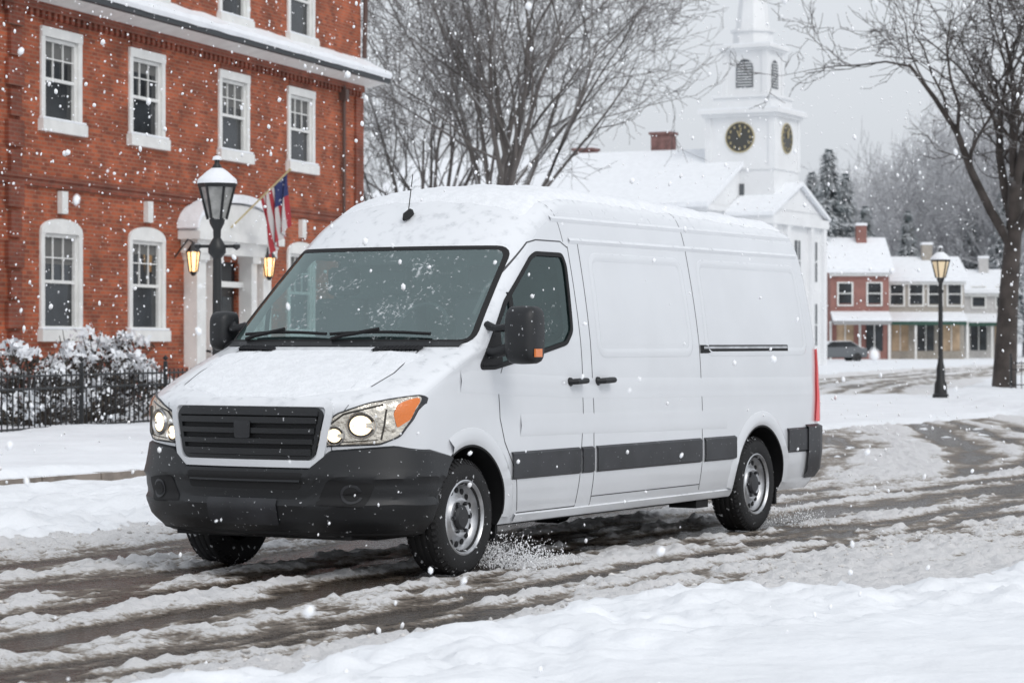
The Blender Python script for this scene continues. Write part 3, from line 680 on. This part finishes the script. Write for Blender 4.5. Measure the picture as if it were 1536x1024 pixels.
for x in(6.75,10.75):
    Z=.42; y_=.42
    mb.frus(x,y_,2.45+Z,2.85+Z,.075,.125,6,0,0); mb.frus(x,y_,2.85+Z,3.05+Z,.16,.03,6,1,0); mb.frus(x,y_,2.36+Z,2.45+Z,.03,.09,6,1,0); mb.tube([(x,.0,2.75+Z),(x,.3,3.12+Z),(x,y_,3.05+Z)],.02,6,1)
    for i in range(6):
        a=i*math.pi/3; mb.tube([(x+.085*math.cos(a),y_+.085*math.sin(a),2.45+Z),(x+.135*math.cos(a),y_+.135*math.sin(a),2.85+Z)],.016,4,1)
mb.obj('wall_lanterns',[m_warm,m_iron],house)
fl=empty('flag',(0,0,0))
def HP(x,y,z): return Vector((-3.725-.302*x+.953*y,64-.953*x-.302*y,z))
A=HP(8.9,.45,3.85);B=HP(8.3,1.55,5.1)
mb=MB(); mb.tube([A,B],.022,6); mb.lathe([(.0,-.04),(.04,0),(0,.04)],tuple(B),'z',8); mb.obj('flag_pole',[m_gold],fl)
vv=[];nu,nv_=26,30
for i in range(nu+1):
    for j in range(nv_+1):
        a=.50+.47*i/nu; b=j/nv_; p=A.lerp(B,a); fold=math.sin(a*38+b*2.5)*.07*b**.4
        vv.append(p+Vector((fold+.12*b-.45*(a-.7)*b,fold*.8,-1.15*b-.25*(1-a)*b)))
me_f=[(i*(nv_+1)+j,i*(nv_+1)+j+1,(i+1)*(nv_+1)+j+1,(i+1)*(nv_+1)+j) for i in range(nu) for j in range(nv_)]
mi=[]
for i in range(nu):
    for j in range(nv_):
        mi.append(2 if (i>=nu*.46 and j<nv_*.42) else (0 if (i//2)%2==0 else 1))
mkobj('flag_cloth',vv,me_f,mi,[M('flag_red',(.33,.03,.04),.8),M('flag_white',(.5,.48,.48),.8),M('flag_blue',(.02,.03,.11),.8,speck=.6,spscale=16,spth=.62)],fl,smooth=True,angle=180,recalc=False)
# ------------------------------------------------------------------ street lamps
def lamp(loc,lit,cross):
    e=empty('street_lamp',loc)
    mb=MB()
    mb.lathe([(.20,0),(.20,.08),(.16,.12),(.15,.35),(.11,.45),(.10,.75),(.075,.85),(.06,1.0),(.055,2.2),(.05,2.55),(.075,2.58),(.075,2.63),(.045,2.66),(.05,2.8),(.09,2.88),(.10,2.93),(.0,2.94)],n=16)
    if cross:
        mb.tube([(-.24,0,2.60),(.24,0,2.60)],.022,6)
        for sx in(-.24,.24): mb.lathe([(0,-.05),(.045,-.02),(.045,.02),(0,.05)],(sx,0,2.60),'z',10)
        mb.lathe([(.05,2.45),(.11,2.52),(.11,2.60),(.05,2.70)],n=12)
    n=6
    for i in range(n):
        a=i*math.pi*2/n; mb.tube([(.115*math.cos(a),.115*math.sin(a),2.93),(.215*math.cos(a),.215*math.sin(a),3.33)],.016,4)
    mb.frus(0,0,3.33,3.37,.235,.245,6,0,0); mb.frus(0,0,3.37,3.52,.235,.10,6,0,0)
    mb.lathe([(.06,3.5),(.07,3.56),(.03,3.62),(.035,3.66),(0,3.74)],n=10)
    mb.tube([(0,0,2.95),(0,0,3.12)],[.05,.035],8)
    mb.obj('lamp_post',[m_iron],e,smooth=True,angle=40)
    mb=MB(); mb.frus(0,0,2.945,3.325,.105,.205,6,0,0); mb.obj('lantern_glass',[lit],e)
    mb=MB(); mb.lathe([(.25,3.37),(.24,3.42),(.13,3.52),(.07,3.56),(0,3.57)],n=14); mb.lathe([(.06,3.66),(.05,3.70),(0,3.72)],n=8); mb.obj('lantern_snow',[m_snow],e,smooth=True)
    return e
lamp((-3.63,32,0),m_lglass,True)
lamp((10.45,63.4,0.05),M('lantern_lit',(.6,.5,.35),.3,emit=(1,.75,.45),estr=.3),False)
# ------------------------------------------------------------------ fences
def fence(name,p0,p1,h=.95,step=.13,z=.08):
    e=empty(name,(0,0,0)); mb=MB(); p0=Vector(p0);p1=Vector(p1);L_=(p1-p0).length;d=(p1-p0)/L_;n=int(L_/step)
    nrm=Vector((-d.y,d.x))
    for zz in(z+.12,z+h-.06,z+h-.24):
        a=p0;b=p1; w=.015
        v=[(a.x-nrm.x*w,a.y-nrm.y*w,zz-.015),(b.x-nrm.x*w,b.y-nrm.y*w,zz-.015),(b.x+nrm.x*w,b.y+nrm.y*w,zz-.015),(a.x+nrm.x*w,a.y+nrm.y*w,zz-.015)]
        mb.add(v+[(x,y,k+.03) for x,y,k in v],[(0,3,2,1),(4,5,6,7),(0,1,5,4),(1,2,6,5),(2,3,7,6),(3,0,4,7)])
    for i in range(n+1):
        p=p0+d*(i*step); big=i%18==0; r=.03 if big else .010
        mb.frus(p.x,p.y,z-.3,z+h+(.12 if big else 0),r,r,4); 
        if big: mb.lathe([(0,-.05),(.05,0),(0,.05)],(p.x,p.y,z+h+.17),'z',8)
    mb.obj('railings',[m_iron],e); return e
def HQ(x,y): p=HP(x,y,0); return (p.x,p.y)
fence('iron_fence',HQ(34,5.3),HQ(9.9,5.3),.92,.16)
fence('iron_fence',(14.2,74),(23,68),.8,.16)
# ------------------------------------------------------------------ shrubs
def shrub(loc,rx,ry,rz,seed,col):
    r=random.Random(seed); e=empty('snowy_shrub',loc); v=[];f=[];mi=[]
    cl=[(r.uniform(0,6.283),math.acos(r.uniform(0,1)),r.uniform(.18,.32)) for _ in range(38)]
    def bump(th,ph): return 1+.12*math.sin(th*3+seed)+.09*math.sin(ph*7+th*2)
    for th0,ph0,cr in cl:
        q0=bump(th0,ph0)*r.uniform(.75,.98)
        c=Vector((rx*q0*math.sin(ph0)*math.cos(th0),ry*q0*math.sin(ph0)*math.sin(th0),max(.1,rz*q0*math.cos(ph0)-cr*.3)))
        for k in range(100):
            d=Vector((r.gauss(0,1),r.gauss(0,1),r.gauss(0,1))).normalized(); p=c+d*cr*r.uniform(.5,1.05)
            s=r.uniform(.018,.045); a=Vector((r.gauss(0,1),r.gauss(0,1),r.gauss(0,1))).normalized(); b=a.cross(Vector((r.gauss(0,1),r.gauss(0,1),r.gauss(0,1)))).normalized()
            if d.z>.18+.5*(ph0/1.6) and r.random()<.88: s*=1.8; m_=1
            else: m_=1 if r.random()<.10 else 0
            o=len(v); v+=[p-a*s,p+b*s*.7,p+a*s,p-b*s*.7]; f.append((o,o+1,o+2,o+3)); mi.append(m_)
    mkobj('leaves',v,f,mi,[col,m_snow],e,recalc=False)
    mb=MB()
    for k in range(90):
        th=r.uniform(0,6.283); ph=r.uniform(.3,1.5); p=Vector((rx*math.sin(ph)*math.cos(th),ry*math.sin(ph)*math.sin(th),rz*math.cos(ph)))*bump(th,ph)
        mb.tube([(p.x*.1,p.y*.1,-.1),tuple(p*.55+Vector((0,0,.05))),tuple(p*r.uniform(.85,1.04))],[.022,.014,.005],4)
    mb.obj('twigs',[m_bark],e)
m_leafd=M('shrub_leaf',(.055,.045,.035),.8,var=.4,vscale=6)
for x,y,rx,rz,sd in((23.3,4.2,1.0,1.35,1),(21.2,3.6,1.05,1.5,2),(19.3,3.0,.9,1.3,8),(17.2,4.3,.85,1.15,3),(15.6,3.6,.95,1.25,4),(13.3,3.4,.7,1.0,5),(25.2,4.3,1.0,1.3,6),(18.4,5.9,.5,.7,9),(21.9,6.1,.55,.75,10),(15.2,5.9,.45,.6,11)):
    p=HP(x,y,.05); shrub(p,rx,.85,rz,sd,m_leafd)
# ------------------------------------------------------------------ trees
def treemesh(name,H,tr,seed,mat,low=.2,spread=.55,kids=(7,5,5,4,4),rmin=.012,up=.25,lf=.62,l1=.62):
    r=random.Random(seed); mb=MB()
    def br(p,d,L_,rad,lv):
        ns=5 if lv<2 else (4 if lv<4 else 3); pts=[p];rd=[rad];q=p.copy();dd=d.copy()
        for i in range(ns):
            w=.035 if lv==0 else .08+.045*lv
            dd=(dd+Vector((r.gauss(0,w),r.gauss(0,w),r.gauss(0,w)+(up*.35 if lv>0 else .1)))).normalized()
            q=q+dd*L_/ns; pts.append(q.copy()); rd.append(max(rmin*.75,rad*(1-(.45 if lv<1 else .70)*(i+1)/ns)))
        mb.tube(pts,rd,8 if lv<2 else (5 if lv<3 else 3))
        if lv>=len(kids): return
        K=kids[lv]
        for k in range(K):
            t=.28+.72*(k+r.uniform(.2,.9))/K
            if lv==0: t=.62+.38*(k+.5)/K
            fi=t*ns; i=min(ns-1,int(fi)); pp=pts[i].lerp(pts[i+1],fi-i); bd=(pts[i+1]-pts[i]).normalized()
            ax=bd.cross(Vector((r.gauss(0,1),r.gauss(0,1),r.gauss(0,1)))).normalized()
            if lv==0:
                a=k*2.4+r.uniform(-.3,.3); ax=Vector((math.cos(a),math.sin(a),0))
            ang=r.uniform(.3,.8)*spread*1.7 if lv==0 else r.uniform(.35,.85)
            nd=Matrix.Rotation(ang,3,ax)@bd
            br(pp,nd,L_*( ((1-low)/low)*l1 if lv==0 else lf)*r.uniform(.8,1.15),max(rmin,rd[i]*(.60 if lv==0 else .56)),lv+1)
    br(Vector((0,0,-.3)),Vector((r.uniform(-.04,.04),0,1)),H*low*1.35,tr,0)
    me=bpy.data.meshes.new(name); me.from_pydata(mb.v,[],mb.f); me.materials.append(mat); me.polygons.foreach_set('use_smooth',[True]*len(mb.f)); me.update(); return me
def puttree(name,me,loc,rot=0,sc=1,parent=None):
    o=bpy.data.objects.new(name,me); scene.collection.objects.link(o); o.location=loc; o.rotation_euler=(0,0,rot); o.scale=(sc,sc,sc)
    if parent: o.parent=parent
    return o
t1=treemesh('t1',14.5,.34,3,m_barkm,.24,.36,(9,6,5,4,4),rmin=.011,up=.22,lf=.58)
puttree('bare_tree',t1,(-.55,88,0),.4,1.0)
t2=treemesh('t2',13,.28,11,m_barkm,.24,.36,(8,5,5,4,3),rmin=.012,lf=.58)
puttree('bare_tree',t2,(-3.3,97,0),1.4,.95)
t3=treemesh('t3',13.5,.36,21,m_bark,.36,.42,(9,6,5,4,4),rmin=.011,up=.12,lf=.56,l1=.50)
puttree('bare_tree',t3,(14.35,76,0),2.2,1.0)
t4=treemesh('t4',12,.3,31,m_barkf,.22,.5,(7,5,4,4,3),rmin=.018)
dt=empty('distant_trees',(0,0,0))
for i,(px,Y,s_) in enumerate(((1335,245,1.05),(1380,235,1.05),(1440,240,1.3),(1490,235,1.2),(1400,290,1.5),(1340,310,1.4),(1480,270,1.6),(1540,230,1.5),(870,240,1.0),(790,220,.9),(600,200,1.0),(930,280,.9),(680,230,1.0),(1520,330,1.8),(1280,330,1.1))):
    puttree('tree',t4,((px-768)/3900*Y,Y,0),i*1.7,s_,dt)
def conifer(H,w,seed):
    r=random.Random(seed); v=[];f=[]
    for k in range(3000):
        t=r.random()**.8; z=H*(.08+.92*t); rad=w*(1-t)*(.6+.4*abs(math.sin(z*2.6)))*r.uniform(.5,1.1)+.05; a=r.uniform(0,6.283)
        p=Vector((rad*math.cos(a),rad*math.sin(a),z)); o=Vector((math.cos(a),math.sin(a),-.35))*r.uniform(.3,.7); s=Vector((-math.sin(a),math.cos(a),0))*r.uniform(.1,.22)
        q=len(v); v+=[p-o*.5-s,p-o*.5+s,p+o]; f.append((q,q+1,q+2))
    me=bpy.data.meshes.new('conifer'); me.from_pydata(v,[],f); me.materials.append(m_con); return me
cm=conifer(14,3.4,4)
for i,(px,Y,s_) in enumerate(((1218,212,1.08),(1243,206,1.18),(1268,214,1.08),(1298,222,.92),(1362,225,.9),(1505,228,1.05),(1455,236,.95))):
    puttree('pine_tree',cm,((px-768)/3900*Y,Y,0),i,s_)
print('trees',time.time()-T0)
# ------------------------------------------------------------------ CHURCH
ch=empty('church',(13.9,150,0),math.atan2(-.4389,.898))
mb=MB()
mb.box(-22,0,-7,7,-.5,9.0); mb.box(0,2.7,-4.3,4.3,-.5,8.0)
mb.prism([(-7,9.0),(7,9.0),(0,12.3)],'yz',-21.9,-.05)
mb.prism([(-4.5,8.5),(4.5,8.5),(0,10.3)],'yz',.0,2.75)
mb.box(0,3.0,-4.7,4.7,8.0,8.5)
for y in(-4.2,-2.0,2.0,4.2): mb.box(2.7,2.95,y-.25,y+.25,0,8.0)
mb.box(-22.1,.15,-7.25,7.25,8.7,9.0)
mb.box(-2.05,2.05,-2.05,2.05,0,14.2); mb.box(-2.25,2.25,-2.25,2.25,14.2,14.4); mb.box(-2.45,2.45,-2.45,2.45,14.4,14.65)
mb.box(-2.12,2.12,-2.12,2.12,11.2,11.35)
for sx in(-1,1):
    for sy in(-1,1): mb.box(min(sx*1.75,sx*2.12),max(sx*1.75,sx*2.12),min(sy*1.75,sy*2.12),max(sy*1.75,sy*2.12),11.35,14.2)
mb.box(-1.75,1.75,-1.75,1.75,14.65,15.35); mb.box(-1.85,1.85,-1.85,1.85,15.35,15.5)
mb.box(-1.32,1.32,-1.32,1.32,15.5,18.05); mb.box(-1.5,1.5,-1.5,1.5,18.05,18.2); mb.box(-1.68,1.68,-1.68,1.68,18.2,18.4)
for sx in(-1,1):
    for sy in(-1,1): mb.box(min(sx*1.08,sx*1.40),max(sx*1.08,sx*1.40),min(sy*1.08,sy*1.40),max(sy*1.08,sy*1.40),15.5,18.05)
mb.frus(0,0,18.4,19.2,1.15,1.15,8,0,.39); mb.frus(0,0,19.2,19.35,1.3,1.3,8,0,.39); mb.frus(0,0,19.35,27.5,1.0,.03,8,0,.39)
mb.prism([(-3.6,8.85),(3.6,8.85),(0,9.95)],'yz',2.76,2.80)
mb.obj('walls_and_tower',[m_church],ch)
mb=MB()
def slab(y0,z0,y1,z1,x0,x1,t=.28): 
    mb.prism([(y0,z0),(y1,z1),(y1,z1+t),(y0,z0+t)],'yz',x0,x1)
slab(-7.5,8.85,0,12.35,-22.2,.2); slab(7.5,8.85,0,12.35,-22.2,.2)
slab(-4.85,8.45,0,10.35,.0,3.05,.2); slab(4.85,8.45,0,10.35,.0,3.05,.2)
mb.box(-2.4,2.4,-2.4,2.4,14.655,14.72); mb.box(-1.6,1.6,-1.6,1.6,18.405,18.46)
mb.obj('roof_snow',[m_snow],ch)
mb=MB()
def archp(c,z0,z1,w): return [(c-w,z0),(c+w,z0)]+[(c+w*math.cos(t),z1+w*math.sin(t)) for t in np.linspace(0,math.pi,9)]
mb.prism(archp(0,15.95,17.05,.52),'xz',-1.36,-1.345,0); mb.prism(archp(0,15.95,17.05,.52),'yz',1.345,1.36,0)
for z in np.arange(16.05,17.4,.16):
    mb.box(-.45,.45,-1.40,-1.365,z,z+.05,1); mb.box(1.365,1.40,-.45,.45,z,z+.05,1)
for y in(-2.9,0,2.9):
    for z0,z1 in((1.2,3.6),(4.9,7.2)): mb.box(2.705,2.73,y-.45,y+.45,z0,z1,0); mb.box(2.73,2.75,y-.04,y+.04,z0,z1,1);mb.box(2.73,2.75,y-.45,y+.45,(z0+z1)/2-.04,(z0+z1)/2+.04,1)
for x in(-1.6,-5,-8.5,-12,-15.5,-19):
    mb.box(x-.5,x+.5,-7.03,-7.005,3.0,6.8,0); mb.box(x-.04,x+.04,-7.06,-7.03,3,6.8,1)
mb.box(-.25,.25,-2.08,-2.055,9.3,10.4,0)
mb.obj('windows_and_louvres',[m_slate,m_church],ch)
mb=MB()
for face in(0,1):
    def add(prof,mi): mb.lathe(prof,(0,0,13.05),'y' if face==0 else 'x',28,mi)
    sg=-1 if face==0 else 1
    add([(.88,sg*2.06),(.88,sg*2.12),(.82,sg*2.12)],1); add([(.82,sg*2.10),(0,sg*2.10)],0)
    for k in range(12):
        a=k*math.pi/6; cx,cz=.64*math.sin(a),13.05+.64*math.cos(a); s_=.045
        if face==0: mb.box(cx-s_,cx+s_,-2.13,-2.115,cz-.07,cz+.07,1)
        else: mb.box(2.115,2.13,cx-s_,cx+s_,cz-.07,cz+.07,1)
    for a,l in((.15,.55),(-.35,.4)):
        p=(l*math.sin(a),l*math.cos(a))
        mb.tube([(0,-2.15,13.05),(p[0],-2.15,13.05+p[1])] if face==0 else [(2.15,0,13.05),(2.15,p[0],13.05+p[1])],.03,4,1)
mb.obj('clock_faces',[M('clock_black',(.06,.06,.055),.5),m_gold],ch)
mb=MB()
for x,y,z1 in((-6.0,1.0,13.6),(-11.5,2.0,12.9)):
    mb.box(x-.6,x+.6,y-.5,y+.5,10,z1,0); mb.box(x-.7,x+.7,y-.6,y+.6,z1,z1+.15,0); mb.box(x-.65,x+.65,y-.55,y+.55,z1+.152,z1+.25,1)
mb.obj('chimneys',[M('old_brick',(.22,.12,.11),.9,var=.3,vscale=2),m_snow],ch)
# ------------------------------------------------------------------ shops
def shop(name,x0,x1,Y,eave,ridge,wallm,rot,awn,nwin,porch=False,depth=9):
    e=empty(name,(x0,Y,0),rot); w=x1-x0; mb=MB(); mb.box(0,w,0,depth,-.5,eave); mb.prism([(-.0,eave),(depth,eave),(depth/2,ridge)],'yz',0.,w); mb.obj('walls',[wallm],e)
    mb=MB()
    for y0,z0,y1,z1 in((-.5,eave-.1,depth/2,ridge),(depth+.5,eave-.1,depth/2,ridge)):
        mb.prism([(y0,z0),(y1,z1),(y1,z1+.3),(y0,z0+.3)],'yz',-.35,w+.35)
    mb.prism([(-1.6,3.0),(-.01,3.6),(-.01,3.75),(-1.6,3.15)],'yz',.0,w)
    mb.obj('roof_snow',[m_snow],e)
    mb=MB()
    for k in range(nwin):
        x=w*(k+.5)/nwin; mb.box(x-.5,x+.5,-.03,-.004,4.35,5.9,0); mb.box(x-.62,x-.5,-.07,-.004,4.25,6.0,1); mb.box(x+.5,x+.62,-.07,-.004,4.25,6.0,1); mb.box(x-.5,x+.5,-.07,-.004,5.9,6.0,1); mb.box(x-.62,x+.62,-.1,-.07,4.15,4.25,1);mb.box(x-.5,x+.5,-.06,-.03,5.08,5.16,1)
    mb.box(-.1,w+.1,-.25,-.0,eave-.35,eave-.1,1)
    n=max(2,int(w/1.8))
    for k in range(n):
        x=w*(k+.5)/n; mb.box(x-.65,x+.65,-.04,-.004,.7,2.8,2 if k%2==0 else 0); mb.box(x-.04,x+.04,-.07,-.04,.7,2.8,1)
    for k in range(n+1): mb.box(w*k/n-.08,w*k/n+.08,-1.5 if porch else -.12,-1.34 if porch else -.004,0,3.0,1)
    mb.obj('windows_and_trim',[m_win,m_trim,m_warm2],e)
    mb=MB(); mb.prism([(-1.6,2.7),(-.05,3.0),(-.05,3.55),(-1.6,2.98)],'yz',0.05,w-.05); mb.obj('awning',[awn],e)
    mb=MB(); mb.box(w*.55,w*.55+.8,depth*.4,depth*.4+.8,eave,ridge+1.2,0); mb.box(w*.55-.05,w*.55+.85,depth*.4-.05,depth*.4+.85,ridge+1.2,ridge+1.4,1); mb.obj('chimney',[wallm,m_snow],e)
m_brickf=M('hazed_brick',(.28,.14,.12),.9,var=.15,vscale=1)  # shop brick paled and greyed to paint in distance haze
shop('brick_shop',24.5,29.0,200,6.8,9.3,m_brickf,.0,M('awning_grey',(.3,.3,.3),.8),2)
shop('clapboard_shop',29.3,35.3,203,6.2,7.9,m_tan,.0,m_dkgreen,4,True)
shop('corner_shop',35.6,41.5,215,5.5,7.2,M('pale_clapboard',(.5,.49,.48),.8,var=.1),-.1,m_dkgreen,3,True)
pc=empty('parked_car',(22.6,182,0.0),.25); mb=MB()
prof=[(-2.1,.3),(-2.15,.75),(-1.9,.92),(-1.2,1.0),(-.6,1.45),(.9,1.48),(1.6,1.05),(2.1,.95),(2.15,.4),(2.0,.3)]
mb.prism(prof,'xz',-.85,.85); mb.obj('body',[M('car_grey',(.12,.13,.14),.4,snow=1)],pc,bevel=.12)
mb=MB()
for x in(-1.35,1.35):
    for y in(-.87,.67): mb.lathe([(0,0),(.32,0),(.32,.2),(0,.2)],(x,y,.32),'y',16)
mb.obj('wheels',[m_rubber],pc); mb=MB(); mb.prism([(-1.05,1.03),(-.55,1.40),(.85,1.42),(1.4,1.07)],'xz',-.86,.86); mb.obj('glass',[m_win],pc)
# ------------------------------------------------------------------ snow in the air
ico=bmesh.new(); bmesh.ops.create_icosphere(ico,subdivisions=1,radius=1); iv=[v.co.copy() for v in ico.verts]; ifc=[tuple(v.index for v in f.verts) for f in ico.faces]
def flakes(name,n,gen,rlo,rhi,seed,mat,pw=2):
    r=random.Random(seed); v=[];f=[]
    for _ in range(n):
        p=gen(r); s=rlo+(rhi-rlo)*r.random()**pw; o=len(v); e=r.uniform(.9,1.6); tx=r.uniform(-.3,.3); a=r.uniform(.7,1.1)
        v+=[(p.x+q.x*s*a+q.z*tx*s,p.y+q.y*s,p.z+q.z*s*e) for q in iv]
        f+=[tuple(i+o for i in q) for q in ifc]
    return mkobj(name,v,f,None,[mat],None,smooth=True,angle=180,recalc=False)
m_flake=M('snowflake',(.92,.93,.95),.9,emit=None)
flakes('falling_snow',15000,lambda r:Vector((r.uniform(-10,12),5.5+42*r.random()**.8,r.uniform(.0,8))),.0045,.0165,5,m_flake,1.8)
def spray(r):
    w=r.choice((0,0,0,0,4.32)); u=w+.3+abs(r.gauss(0,.33)); v_=r.uniform(-.25,.3); z=abs(r.gauss(0,.11))*max(.2,1.3-(u-w))
    return Vector((OX+u*DX-v_*DY,OY+u*DY+v_*DX,z+.01))
flakes('slush_spray',3600,spray,.002,.0065,6,m_flake)
r=random.Random(9)
lv=[];lf_=[];pos=[]
for _ in range(12000):
    s_=r.uniform(-8,12); q=r.uniform(-4.1,2.0) if r.random()<.6 else r.choice((1.45,-3.85))+r.gauss(0,.3)
    pos.append((OX+s_*DX+q*DY,OY+s_*DY-q*DX))
PX=np.array([p[0] for p in pos]);PY=np.array([p[1] for p in pos]); hz,sl_=hroad(PX,PY)
for (x,y),z,sl1 in zip(pos,hz,sl_):
    if sl1<.36: continue
    k=.005+.018*r.random()**3; o=len(lv); a=[r.uniform(.6,1.3) for _ in range(3)]
    for p in iv:
        t=r.uniform(.75,1.2); lv.append((x+p.x*k*a[0]*t,y+p.y*k*a[1]*t,max(0,z)+p.z*k*.55*a[2]*t))
    lf_+=[tuple(i+o for i in q) for q in ifc]
mkobj('slush_lumps',lv,lf_,None,[M('slush_lump',(.58,.565,.55),.8,var=.35,vscale=3)],None,smooth=True,angle=180,recalc=False)
# ------------------------------------------------------------------ world, sun, camera
w=bpy.data.worlds.new('World'); scene.world=w; w.use_nodes=True; nt=w.node_tree; N=nt.nodes; L=nt.links
bg=N['Background']; out=N['World Output']
sky=N.new('ShaderNodeTexSky'); sky.sky_type='NISHITA'; sky.sun_disc=False; sky.sun_elevation=math.radians(42); sky.sun_rotation=math.radians(150); sky.dust_density=4; sky.air_density=1
hs=N.new('ShaderNodeHueSaturation'); hs.inputs['Saturation'].default_value=.15; L.new(sky.outputs[0],hs.inputs['Color']); L.new(hs.outputs[0],bg.inputs[0]); bg.inputs[1].default_value=.05
b2=N.new('ShaderNodeBackground'); b2.inputs[0].default_value=(.85,.90,.97,1); b2.inputs[1].default_value=.65
ad=N.new('ShaderNodeAddShader'); L.new(bg.outputs[0],ad.inputs[0]); L.new(b2.outputs[0],ad.inputs[1]); L.new(ad.outputs[0],out.inputs[0])
sd=bpy.data.lights.new('sun','SUN'); sd.energy=.62; sd.angle=math.radians(15); sd.color=(1,.97,.93)
so=bpy.data.objects.new('sun',sd); scene.collection.objects.link(so)
az=math.radians(150); el=math.radians(42)
dirv=Vector((math.sin(az)*math.cos(el),math.cos(az)*math.cos(el),math.sin(el))); so.rotation_euler=dirv.to_track_quat('Z','Y').to_euler()
cd=bpy.data.cameras.new('camera'); cd.sensor_width=36; cd.lens=3900/1536*36; cd.clip_end=6000; cd.clip_start=.1
cd.dof.use_dof=True; cd.dof.focus_distance=16.5; cd.dof.aperture_fstop=5.2
co=bpy.data.objects.new('camera',cd); scene.collection.objects.link(co); co.location=(0,0,1.43); co.rotation_euler=(math.pi/2,0,0); scene.camera=co
scene.view_settings.view_transform='Standard'; scene.view_settings.look='None'; scene.view_settings.exposure=0
print('done',time.time()-T0)
